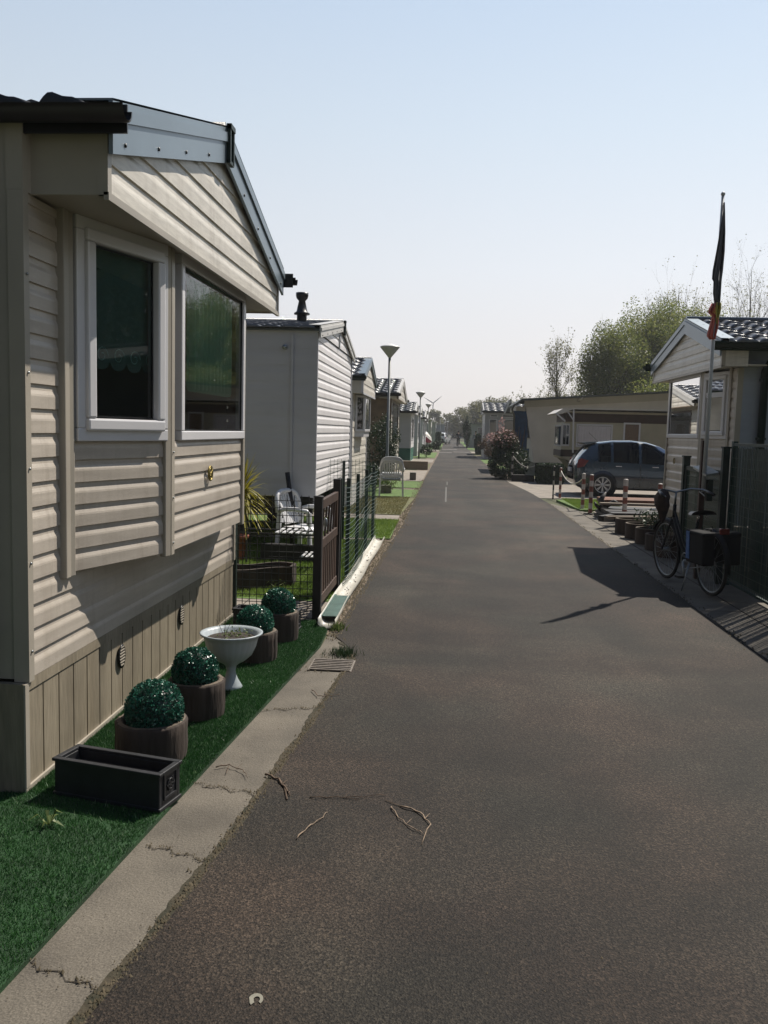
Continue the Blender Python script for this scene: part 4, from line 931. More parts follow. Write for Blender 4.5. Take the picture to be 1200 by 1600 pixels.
def chair(label,loc,rz,mtl='plastic_white',stack=0):
    t=thing('garden_chair',label,'chair',loc,rz,local=True) # faces +Y locally
    b=MB();b.smooth=False
    N=10;P=[]
    for i in range(N+1):
        y=-.20+.42*i/N;z=.42+.02*(i/N)-.012*math.sin(math.pi*i/N)
        for x in np.linspace(-.22,.22,7): P.append((x,y,z-.012*(1-(x/.22)**2)))
    b.add(P+[(x,y,z-.012) for x,y,z in P],[(i*7+j,i*7+j+1,(i+1)*7+j+1,(i+1)*7+j) for i in range(N) for j in range(6)]+[(77+i*7+j,77+i*7+j+1,77+(i+1)*7+j+1,77+(i+1)*7+j) for i in range(N) for j in range(6)])
    b.box(-.23,.23,.21,.235,.36,.445)
    b.build('seat',mtl,t,bevel=.004)
    b=MB()
    # curved shell back with vertical slats
    for k in range(7):
        x=-.18+.06*k;zz=.86-.9*abs(x)**2*2.2;yb=-.30+.25*x*x*3
        b.bar((x*.8,-.20,.44),(x*.95,yb+.03,.66),.035,.012,(0,1,0));b.bar((x*.95,yb+.03,.66),(x,yb-.02,zz-.02),.037,.012,(0,1,0))
    arc=[(-.27*math.copysign(abs(math.cos(a))**.6,math.cos(a)),-.25-.06*math.sin(a),.60+.28*max(0,math.sin(a))**.6) for a in np.linspace(.0,math.pi,15)]
    b.smooth=True;b.tube(arc,.030,8)
    a2=[(-.20*math.copysign(abs(math.cos(a))**.6,math.cos(a)),-.25-.07*math.sin(a),.62+.20*max(0,math.sin(a))**.6) for a in np.linspace(.0,math.pi,15)]
    b.add(arc+a2,[(i,i+1,16+i,15+i) for i in range(14)]);b.smooth=False
    b.box(-.24,.24,-.245,-.215,.46,.52)
    b.build('backrest',mtl,t)
    for sx in(-1,1):
        b=MB();b.smooth=True
        b.tube([(sx*.27,-.25,.62),(sx*.29,-.12,.655),(sx*.295,.05,.66),(sx*.28,.20,.645),(sx*.265,.235,.60)],[.024,.028,.030,.026,.018],8);b.build('armrest',mtl,t)
        for yy,zt in((.22,.62),(-.22,.62)):
            b=MB();y2=yy*1.18;P=[(sx*.265,yy,zt),(sx*.27,yy*1.06,.40),(sx*.285,y2,0)]
            b.bar(P[0],P[1],.06,.035);b.bar(P[1],P[2],.05,.035);b.build('leg',mtl,t)
    for k in range(stack):
        b=MB();b.box(-.225,.225,-.19,.235,.49+.05*k,.515+.05*k);b.smooth=True;b.tube([(x,y-.01,z+.035*(k+1)) for x,y,z in arc],.018,6);b.smooth=False
        b.box(-.27,-.23,-.22,.22,.44+.04*k,.48+.04*k);b.box(.23,.27,-.22,.22,.44+.04*k,.48+.04*k);b.build('stacked_seat',mtl,t)
    return t
chair('white plastic armchair facing the road inside the fenced garden',(-1.74,10.45,0),R_(-112)).scale=(.95,.95,.93)
chair('pale grey stack of plastic armchairs seen from behind on the dry lawn',(-1.33,20.6,.02),R_(4),'plastic_grey',2)
tb=thing('slatted_table','low metal framed table with white slats in front of the garden chair','table',(-1.9,9.5,0))
b=MB()
for x in(-2.3,-1.44):
    for y in(9.3,9.7): b.bar((x,y,0),(x,y,.42),.018)
for y in(9.3,9.7): b.bar((-2.3,y,.42),(-1.44,y,.42),.018);b.bar((-1.95,y,.16),(-1.44,y,.16),.014)
b.build('frame','wood_dark',tb)
b=MB()
for k in range(6): b.box(-1.88+k*.075,-1.845+k*.075,9.28,9.72,.43,.442)
for k in range(3): b.box(-1.60+k*.06,-1.57+k*.06,9.3,9.7,.168,.178)
b.build('slats','plastic_white',tb,kind='stuff')
cl=thing('cleaning_cloth','crumpled white cloth lying on the slatted table','cloth',(-1.5,9.5,.45))
b=MB();n_=12
P=[(-1.60+.19*i/n_,9.40+.16*j/n_,.462+.02*math.sin(i*1.3+j)*math.cos(j*1.1)+.012) for i in range(n_+1) for j in range(n_+1)];b.add(P,[(i*13+j,i*13+j+1,(i+1)*13+j+1,(i+1)*13+j) for i in range(n_) for j in range(n_)],True);b.build('fabric','plastic_white',cl)
b=MB();b.box(-2.2,-1.5,10.0,10.15,0,.20);o=b.build('dark_block','wood_dark',None,'dark low block on the lawn behind the slatted table',cat='crate')  # low dark box fills the dark area behind the table
b=MB();b.smooth=True;b.tube([(-1.93,11.0-.35,0),(-1.94,10.65,.55),(-2.01,10.65,1.04)],.030,10);b.build('pole','wood_dark',None,'black leaning pole behind the white armchair',cat='pole')
# terracotta pot and spiky palm
tp=thing('flower_pot','terracotta pot with a thick rim beside the corner of the near home','pot',(-2.47,10.0,0))
b=MB();b.lathe([(.07,0),(.10,.26),(.125,.262),(.13,.31),(.115,.31),(.10,.27),(0,.26)],(-2.47,10.0,0),20);b.build('pot','terracotta',tp)
cp=thing('palm_plant','spiky yellow green palm behind the corner of the near home','plant',(-2.18,8.7,0))
b=MB();b.smooth=True;b.tube([(-2.2,8.7,0),(-2.18,8.72,.5),(-2.16,8.7,.88)],[.05,.04,.035],8);b.build('trunk','bark',cp)
V=[];F=[];k=0
for i in range(190):
    a=rng.uniform(0,2*np.pi);el=rng.uniform(-.6,1.4);l=rng.uniform(.26,.48);o0=np.array([-2.12,8.7,rng.uniform(.82,1.0)])
    d=np.array([math.cos(a)*math.cos(el),math.sin(a)*math.cos(el),math.sin(el)]);sd_=np.array([-math.sin(a),math.cos(a),0])
    for j in range(5):
        t=j/4;c=o0+d*l*t+np.array([0,0,-.16*t*t*math.cos(el)]);w_=.017*(1-t*.9)*(.5+min(1,t*3)*.5);V+=[c-sd_*w_,c+sd_*w_]
    for j in range(4): F.append((k+2*j,k+2*j+1,k+2*j+3,k+2*j+2))
    k+=10
raw(np.array(V),np.array(F),'fronds',LF['palm'],cp)
fl_=thing('small_plant_pot','small square pot with pale drooping leaves beside the grey chair stack','plant',(-1.30,21.9,0))
b=MB();b.box(-1.66,-1.40,21.6,21.85,0.01,.20);b.build('pot','siding_dark',fl_)
P=np.array([[-1.5,21.7,.25]])+rng.normal(size=(160,3))*np.array([.12,.12,.07]);leaves(P,.11,'leaves',LF['weed'],fl_,asp=.2,up=(0,0,.4))
b=MB();b.box(-1.2,-1.0,27.8,28.1,0,.25);b.build('edging_block','siding_dark',None,'small dark square block at the edge of the slab path beyond the grey chairs',cat='block')
b=MB();b.box(-1.95,-.80,35.9,36.3,0,.34);b.build('timber_beam','wood_old',None,'thick weathered timber beam across the end of a yard on the left',cat='beam',bevel=.02)
# ---------------------------------------------------------------- street lamps
def lamp(x,y,h,label,lean=0):
    t=thing('street_lamp',label,'street lamp',(x,y,0),group='cone shaded street lamps on the left of the road')
    b=MB();b.smooth=True;b.tube([(x,y,0),(x,y,.9),(x,y,.92),(x+lean,y,h-.32)],[.055,.055,.042,.038],10);b.build('pole','lamp_post',t)
    b=MB();c=(x+lean,y,h-.32);b.lathe([(.04,0),(.06,.03),(.285,.30),(.288,.315),(.28,.318)],c,28);b.build('lamp_shade','lamp_shade',t)
    b=MB();b.lathe([(.282,.318),(.27,.335),(.16,.365),(.07,.395),(.04,.41),(0,.412)],c,28);b.build('cap','lamp_cap',t)
    return t
for x,y,h,lb in[(-1.76,25,4.02,'nearest and tallest looking cone shaded street lamp, left of the road'),(-1.66,50,3.85,'second street lamp, in front of the pale homes'),(-1.80,76,4.0,'third street lamp, beside the flat roofed home'),(-1.30,140,4.1,'fourth street lamp, small in the distance'),(-.75,178,4.2,'fifth street lamp, tiny in the distance'),(-.2,215,4.2,'sixth and farthest street lamp')]: lamp(x,y,h,lb)
# ---------------------------------------------------------------- right hand home
r1=caravan(dict(name='mobile_home',label='cream mobile home with grey tiled roof and bay window, behind the flagpole',s=-1,xw=3.47,y0=10.62,y1=13.75,zb=.55,zg=2.46,ze=2.74,zr=3.17,xg=3.20,g0=10.42,g1=13.80,yr=12.0,
  wall='siding_cream',side='siding_bluegrey',gable='gable_cream',ret='gable_cream',trim='trim_cream',tile='tile_grey',vergem='verge_metal',verge=.20,gutm='dark_green',gx=.12,ov=.05,pitch=.12,gpitch=.12,skirt='skirt',
  bay=dict(y0=10.9,y1=13.6,zb=.55),tdx=.02,amp=.022,step=.026,tlen=4.5,pw=.26,course=.30,pipe=(.28,.045),pm='dark_green',lapside=.2,lapdep=.3))
A2=(3.47,10.85);B2=(3.30,11.45);C2=(3.30,13.15);D2=(3.47,13.65)
m1=nrm(B2,A2);m2=nrm(C2,B2);m3=nrm(D2,C2)
b=MB()
for p,q,nn in((A2,B2,m1),(B2,C2,m2),(C2,D2,m3)): siding(b,p,q,.55,1.60,.12,nn,anchor=.55)
siding(b,C2,D2,1.6,2.48,.12,m3,anchor=.55);b.build('bay_wall','siding_cream',r1)
for (p,q,nn) in((A2,B2,m1),(B2,C2,m2)):
    L=math.hypot(q[0]-p[0],q[1]-p[1]);trim(r1,p,lerp(p,q,.05/L),.53,2.48,nn,-.01,.026);trim(r1,lerp(p,q,1-.05/L),q,.53,2.48,nn,-.01,.026)
v1=window(r1,lerp(B2,C2,.04),lerp(B2,C2,.97),1.60,2.47,m2,fw=.055,sash=False,label='wide bay window reflecting the home opposite')
v2=window(r1,lerp(A2,B2,.06),lerp(A2,B2,.95),1.60,2.44,m1,fw=.055,split=.66,label='narrow angled bay window with a cross bar')
b=MB()
for k in range(14): z=1.68+k*.052;b.slab(lerp(A2,B2,.18),lerp(A2,B2,.84),z,z+.030,m1,-.075,-.060)
b.build('reflected_siding','curtain_white',v2)  # added slats imitate the opposite siding's reflection in the pane
b=MB();b.torus((3.272,12.6,1.27),.04,.007,'x',20,6);b.build('badge','brass',r1)
b=MB();b.box(3.25,3.27,11.2,11.3,2.30,2.42)
# ---------------------------------------------------------------- flagpole, gate, green fence
fp=thing('flagpole','thin white flagpole with a brown wooden foot, beside the green gate','flagpole',(2.93,9.85,0))
b=MB();b.smooth=True;b.tube([(2.90,9.85,1.0),(2.905,9.85,2.5),(2.915,9.85,4.26)],[.024,.020,.016],10);b.sphere((2.915,9.85,4.27),.024);b.build('pole','pole_white',fp)
b=MB();b.box(2.865,2.925,9.875,9.935,0,1.58);b.build('foot_post','post_brown',fp,bevel=.004)
fg=thing('flag','black yellow and red striped flag hanging furled and knotted on the flagpole','flag',(2.92,9.85,3.4))
def drape(name,m,cols,parent,x0,ph=0,n=26):
    b=MB();P=[];k=len(cols)
    for (z,w0,w1) in cols:
        for j in range(n+1):
            t=j/n;u_=(w0+(w1-w0)*t)*.68;P.append((x0+u_+.01*math.sin(z*5+t*3),9.83-.022*math.sin(t*9+z*3.1+ph)-.012*math.sin(t*23+z*2),z))
    b.add(P,[(i*(n+1)+j,i*(n+1)+j+1,(i+1)*(n+1)+j+1,(i+1)*(n+1)+j) for i in range(k-1) for j in range(n)],True)
    o=b.build(name,m,parent);sm=o.modifiers.new('thick','SOLIDIFY');sm.thickness=.004;return o
drape('black_band','flag_black',[(4.17,-.015,.015),(4.05,-.03,.03),(3.85,-.045,.045),(3.65,-.06,.045),(3.45,-.09,.035),(3.36,-.095,.03),(3.33,-.07,.03),(3.2,-.075,.04),(3.07,-.05,.05)],fg,2.925)
drape('yellow_band','flag_yellow',[(3.10,-.05,.045),(3.04,-.075,.055),(2.98,-.08,.05),(2.92,-.05,.03),(2.86,-.02,.03)],fg,2.93,1.2)
drape('red_band','flag_red',[(3.09,-.10,-.04),(3.03,-.14,-.06),(2.99,-.15,-.08),(2.96,-.09,-.02),(2.9,-.10,.03),(2.82,-.13,.025),(2.74,-.15,.0),(2.70,-.10,-.01)],fg,2.93,2.3)
ga=thing('mesh_gate','dark green welded mesh gate with two posts beside the flagpole','gate',(3.05,10.4,0))
for y,z,w_ in((11.15,1.36,.08),(9.62,1.5,.07)):
    b=MB();b.box(3.05-w_/2,3.05+w_/2,y-w_/2,y+w_/2,0,z);b.box(3.05-w_/2-.008,3.05+w_/2+.008,y-w_/2-.008,y+w_/2+.008,z,z+.02);b.build('post','dark_green',ga)
b=MB()
for y in(11.08,10.36,9.70): b.box(3.03,3.07,y-.02,y+.02,.10,1.24)
b.box(3.03,3.07,9.7,11.08,1.20,1.25);b.box(3.03,3.07,9.7,11.08,.10,.14);b.build('frame','dark_green',ga)
b=MB();wiregrid(b,(3.05,9.72),(3.05,11.06),.14,1.2,.028,.11,.0025);b.build('wire_mesh','wire_green',ga)
lb=thing('letterbox','dark letterbox with sloping pale lid and white card, hung on the green gate','letterbox',(3.0,10.0,1.1))
b=MB();b.box(2.94,3.0,9.84,10.14,.9,1.14);b.build('box','dark_green',lb)
b=MB();P=[(2.88,9.72,1.18),(2.88,10.24,1.25),(3.02,10.24,1.28),(3.02,9.72,1.21)];b.add(P+[(x,y,z+.022) for x,y,z in P],[(0,1,2,3),(4,5,6,7),(0,1,5,4),(1,2,6,5),(2,3,7,6),(3,0,4,7)]);b.build('lid','steel',lb)
b=MB();b.box(2.93,2.939,9.91,10.09,.97,1.14);cd=b.build('card','paper',lb)
b=MB()
for z,w_ in((1.115,.10),(1.01,.12),(.99,.08)): b.box(2.924,2.929,10.0-w_/2,10.0+w_/2,z,z+.006)
for yo in(.03,-.03):
    b.torus((2.927,10+yo,1.065),.018,.004,'x',14,5)
b.box(2.924,2.929,10.044,10.052,1.045,1.09);b.build('writing','ink',cd)
gf=thing('privacy_fence','tall dark green fence filled with upright woven slats at the right edge','fence',(3.12,8,0))
b=MB();b.box(3.10,3.15,9.54,9.60,0,1.58);b.build('post','fence_green',gf)
b=MB();b.box(3.10,3.15,5.0,5.06,0,1.58);b.build('post','fence_green',gf)
b=MB()
rr=random.Random(5)
for k in range(130):
    y=5.08+k*.0343;t=rr.uniform(-.004,.004);b.add([(3.12+t,y,.08),(3.12-t,y+.029,.08),(3.12-t,y+.029,1.50+rr.uniform(0,.02)),(3.12+t,y,1.50+rr.uniform(0,.02))],[(0,1,2,3)])
b.build('woven_slats','fence_green',gf,kind='stuff')
b=MB();b.box(3.105,3.14,5.06,9.54,1.53,1.56);b.box(3.108,3.132,5.06,9.54,.03,.055)
wg=b.build('rails','fence_green',gf)
b=MB()
for i in range(94):
    y0_=5.06+i*.048
    b.bar((3.095,y0_,.04),(3.095,min(9.54,y0_+.62*0),1.53),.004)
for z in np.arange(.1,1.5,.1): b.bar((3.092,5.06,z),(3.092,9.54,z),.004)
b.build('wire_mesh','wire_green',gf)
# ---------------------------------------------------------------- bicycle (local x forward)
def bicycle(label,loc,rz,tilt=0):
    t=thing('bicycle',label,'bicycle',loc,rz,local=True);t.rotation_euler=(tilt,0,rz)
    R=.335;wb=1.04
    for x in(0,wb):
        b=MB();b.torus((x,0,R),R-.018,.018,'y',40,8);wl=b.build('wheel','tyre',t)
        b=MB();b.torus((x,0,R),R-.040,.008,'y',40,6);b.build('rim','steel',wl)
        b=MB()
        for k in range(24):
            a=2*math.pi*k/24;s_=.03*(-1)**k;b.bar((x,s_,R),(x+(R-.04)*math.cos(a),0,R+(R-.04)*math.sin(a)),.0022)
        b.tube([(x,-.045,R),(x,.045,R)],.018,8);b.build('spokes','steel',wl,kind='stuff')
        b=MB();b.smooth=True
        a0,a1=(R_(20),R_(190)) if x==0 else (R_(30),R_(160))
        P=[]
        N=18
        for i in range(N+1):
            a=a0+(a1-a0)*i/N
            for dy in(-.027,-.015,.015,.027): rr_=R+.014+(.010 if abs(dy)<.02 else 0);P.append((x+rr_*math.cos(a),dy,R+rr_*math.sin(a)))
        b.add(P,[(i*4+j,i*4+j+1,(i+1)*4+j+1,(i+1)*4+j) for i in range(N) for j in range(3)]);b.build('mudguard','bike_frame',t)
    bb=(.46,0,.29);hd=(.86,0,.72);ht=(.845,0,.86);st_=(.30,0,.72)
    b=MB();b.smooth=True
    b.tube([bb,(.66,0,.42),hd],.019,10);b.tube([(.44,0,.36),(.62,0,.48),(.85,0,.80)],.013,8);b.tube([bb,st_],.016,10);b.tube([hd,ht],.020,10)
    for s_ in(-.05,.05): b.tube([bb,(0,s_,R)],.010,6);b.tube([(.33,0,.62),(0,s_,R)],.008,6);b.tube([(.87,s_*.6,.68),(.93,s_,.50),(wb,s_,R)],.011,6)
    b.tube([(.87,-.035,.68),(.87,.035,.68)],.02,8);b.build('frame','bike_frame',t)
    b=MB();b.smooth=True;b.tube([ht,(.825,0,1.0)],.012,8);b.tube([(.60,-.27,1.00),(.70,-.255,1.03),(.80,-.16,1.035),(.83,0,1.0),(.80,.16,1.035),(.70,.255,1.03),(.60,.27,1.00)],.011,8);hb=b.build('handlebar','steel',t)
    for s_ in(-1,1):
        b=MB();b.smooth=True;b.tube([(.52,s_*.285,.985),(.66,s_*.262,1.02)],.018,8);b.build('grip','black_plastic',hb)
        b=MB();b.bar((.72,s_*.22,1.01),(.60,s_*.22,.97),.010);b.build('brake_lever','steel',hb)
    b=MB();b.smooth=True;N=12
    P=[];
    for i in range(N+1):
        u_=i/N;x=.17+.27*u_;w_=.125*(1-u_)**.6*.9+.024
        for j in range(9): a=math.pi*j/8;P.append((x,w_*math.cos(a),.80+.05*math.sin(a)*(1-.5*u_)+.012*(1-u_)**2))
    b.add(P,[(i*9+j,i*9+j+1,(i+1)*9+j+1,(i+1)*9+j) for i in range(N) for j in range(8)]+[tuple(range(9)),tuple(N*9+j for j in range(8,-1,-1))]);
    b.add([(x,y,z) for x,y,z in P[::9]]+[(x,y,z) for x,y,z in P[8::9]],[(i,i+1,N+2+i,N+1+i) for i in range(N)])
    b.build('saddle','black_plastic',t)
    b=MB();b.smooth=True;b.tube([st_,(.285,0,.81)],.013,8)
    for s_ in(-.04,.04): b.torus((.20,s_,.79),.018,.004,'y',12,5)
    b.build('seat_post','chrome',t)
    b=MB();b.box(-.24,.17,-.06,-.05,.66,.672);b.box(-.24,.17,.05,.06,.66,.672);b.box(-.24,-.228,-.05,.05,.66,.672);b.box(.158,.17,-.05,.05,.66,.672);b.box(-.05,-.04,-.05,.05,.66,.672)
    for s_ in(-.055,.055): b.bar((-.1,s_,.70),(0,s_,R),.008);b.bar((.1,s_,.70),(0,s_,R),.008)
    b.build('rack','bike_frame',t)
    for s_ in(-1,1):
        b=MB();y0,y1=sorted((s_*.07,s_*.20));b.box(-.22,.16,y0,y1,.34,.66);b.box(-.225,.165,y0-.004,y1+.004,.62,.675);pn=b.build('pannier','fabric_black',t,bevel=.02)
        if s_>0:
            b=MB()
            for (za,zb_) in((.38,.47),(.485,.55),(.565,.66)): b.box(.161,.168,y0+.02,y1-.03,za,zb_)
            b.box(.06,.13,y1+.001,y1+.007,.38,.66);b.build('blue_stripe','fabric_blue',pn)
    b=MB();b.box(-.27,-.24,-.05,.05,.66,.72);b.build('tail_light','lens_red',t,bevel=.008)
    b=MB();b.smooth=True;b.tube([(.46,-.07,.29),(.46,.07,.29)],.016,8)
    b.bar((.46,.075,.29),(.40,.085,.135),.016);b.bar((.46,-.075,.29),(.52,-.085,.445),.016);b.torus((.46,.055,.29),.085,.006,'y',24,6);b.build('crank','steel',t)
    b=MB();b.box(.36,.45,.09,.17,.12,.145);b.build('pedal','black_plastic',t);b=MB();b.box(.48,.57,-.17,-.09,.435,.46);b.build('pedal','black_plastic',t)
    b=MB();b.tube([(.0,.055,R+.03),(.46,.06,.375)],.005,5);b.tube([(.0,.055,R-.03),(.46,.06,.205)],.005,5);b.build('chain','steel',t)
    b=MB();b.tube([(.36,.05,.28),(.30,.16,.0)],.009,6);b.build('kickstand','steel',t)
    # cloth bag hung from the bars
    g=thing('cloth_bag','crumpled dark brown cloth bag hanging from the left handlebar grip of the bicycle','bag',loc,rz,local=True);g.rotation_euler=(tilt,0,rz)
    b=MB();b.lathe([(.012,.03),(.05,0),(.075,-.06),(.07,-.15),(.05,-.22),(.03,-.30),(.012,-.33),(0,-.34)],(.70,.21,1.02),16,wob=lambda a,z:.18*math.sin(3*a+z*20)+.1*math.sin(7*a));b.build('bag','fabric_brown',g)
    return t
bicycle('black city bicycle with panniers leaning beside the green fence',(2.72,8.80,.005),R_(100.5),R_(-2))
# headset bundle is part of the shaded bicycle; log planters along the right hand home
def half_log(x,y,r,w_,h,label):
    t=thing('log_border',label,'planter',(x,y,0))
    b=MB();P=[]
    N=18
    poly=[(x+w_,y-r)]+[(x-r*math.sin(math.pi*i/N)*1.0,y-r*math.cos(math.pi*i/N)) for i in range(N+1)]+[(x+w_,y+r)]
    ribbon(b,poly,.04,0,h);b.build('palisade','log',t)
    poly2=[(x+w_,y-r)]+[(x-r*math.sin(math.pi*i/N)*1.0,y-r*math.cos(math.pi*i/N)) for i in range(N+1)]+[(x+w_,y+r)]
    b=MB();ribbon(b,poly2,.032,h+.001,h+.008);b.build('rim','log_top',t)
    b=MB();b.prism([(x+w_-.02,y-r+.02)]+[(x-(r-.02)*math.sin(math.pi*i/N),y-(r-.02)*math.cos(math.pi*i/N)) for i in range(N+1)]+[(x+w_-.02,y+r-.02)],0,h-.05,'z');b.build('soil','soil',t)
    return t
for k,(x,y,h,lb_) in enumerate([(3.05,14.35,.24,'rounded palisade border nearest the striped posts, by the right hand home'),(3.08,13.7,.23,'second rounded palisade border from the striped posts'),(3.10,13.05,.23,'middle rounded palisade border of the five by the right hand home'),(3.09,12.35,.22,'fourth rounded palisade border, in the shade of the home'),(3.07,11.7,.22,'rounded palisade border nearest the bicycle')]):
    half_log(x,y,.20,.14 if k>1 else .9,h,lb_)
P=np.stack([rng.uniform(3.1,3.45,700),rng.uniform(12.4,14.3,700),rng.uniform(.2,.42,700)],1)
g=thing('low_shrub','low dark green shrub growing from the palisade borders on the right','plant',(3.25,13.3,0));leaves(P,.05,'foliage',LF['dark'],g);b=MB()
for k in range(8): b.tube([(3.25,12.5+k*.22,.1),(3.27+.05*math.sin(k),12.5+k*.22,.38)],.006,5)
b.build('stems','twig',g,kind='stuff')
# timber and planks
def plank(x0,y0,x1,y1,z,w_,h,m,label,name='plank'):
    b=MB();b.bar((x0,y0,z+h/2),(x1,y1,z+h/2),w_,h);return b.build(name,m,None,label,cat='plank')
plank(2.75,14.75,4.6,15.3,.20,.14,.04,'wood_old','pale topped plank, lowest and nearest of the timber pile on the right')
plank(2.95,15.5,5.2,15.8,.10,.3,.14,'wood_dark','dark squared beam near the foot of the striped post')
plank(3.0,16.8,5.6,16.9,.27,.16,.04,'wood_old','long pale plank across the middle of the timber pile')
plank(3.2,17.9,6,18.1,.18,.35,.12,'wood_red','reddish brown board in the timber pile behind the striped posts')
plank(3.4,19.2,6.5,19.3,.14,.5,.10,'wood_red','reddish board lying farthest back, in front of the blue car')
plank(2.70,14.95,3.3,15.9,.12,.10,.10,'wood_dark','short dark beam end sticking out toward the road')
b=MB();
for k in range(3): b.box(3.0+.02*k,5.0,16.3,17.4,k*.07+.001,k*.07+.055)
b.build('pallet_boards','wood_dark',None,'stack of dark flat boards under the long pale plank',cat='boards')
t=thing('driftwood_root','knobbly dark stump at the end of the timber pile','stump',(3.15,17.0,0))
b=MB();b.smooth=True;b.tube([(3.1,17,.0),(3.12,17,.2),(3.05,17.02,.35),(3.15,17.05,.5)],[.09,.07,.06,.02],8);b.tube([(3.12,17,.2),(3.3,16.95,.33),(3.38,16.9,.30)],[.05,.04,.02],7);b.tube([(3.1,17,.12),(2.95,17,.25),(2.93,17,.3)],[.05,.03,.015],7);b.build('wood','wood_dark',t)
# striped posts
def striped(x,y,h,r,ph,label,cols=('paint_red','paint_white'),base=False):
    t=thing('striped_post',label,'bollard',(x,y,0),group='striped posts round the corner plot')
    b=MB();n_=7;hh=h/n_;b.lathe([(r,k*hh) for k in range(n_+1)],(x,y,0),14);b.m=[(k//14+ph)%2 for k in range(n_*14)];b.build('post',list(cols),t)
    if base:
        b=MB();b.box(x-.13,x+.13,y-.03,y+.03,0,.02);b.box(x-.03,x+.03,y-.13,y+.13,0,.02);b.build('base','wood_dark',t)
    b=MB();b.sphere((x,y,h),r*1.05,10,6,(1,1,.4));b.build('cap','paint_white',t)
    return t
striped(2.66,21.4,.82,.020,0,'thin black and white striped post at the edge of the driveway',('wood_dark','paint_white'))
striped(2.90,21.95,.76,.032,0,'striped post holding the left end of the sagging white rope')
striped(2.95,18.6,.78,.038,1,'rear one of the pair of red and white striped posts on the grass patch')
striped(2.96,17.65,.80,.040,0,'front one of the pair of red and white striped posts, on a cross foot',base=True)
striped(3.37,16.3,.79,.045,1,'thick red and white striped post beside the timber pile')
striped(4.23,17.2,.68,.045,0,'mostly red striped post close to the wall of the right hand home',('paint_red','paint_red'))
striped(2.25,29.6,.95,.03,0,'thin striped post beside the flowering shrub',('wood_dark','paint_white'))
def rope(p,q,sag,label,r=.012):
    b=MB();b.smooth=True;b.tube([(p[0]+(q[0]-p[0])*t,p[1]+(q[1]-p[1])*t,p[2]+(q[2]-p[2])*t-4*sag*t*(1-t)) for t in np.linspace(0,1,15)],r,6);b.build('rope','rope',None,label,cat='rope')
rope((2.90,21.95,.70),(2.95,18.6,.70),.22,'white rope sagging between two striped posts by the car')
rope((2.25,29.6,.85),(2.95,28.9,.55),.18,'short white rope hanging from the thin post beside the flowering shrub')
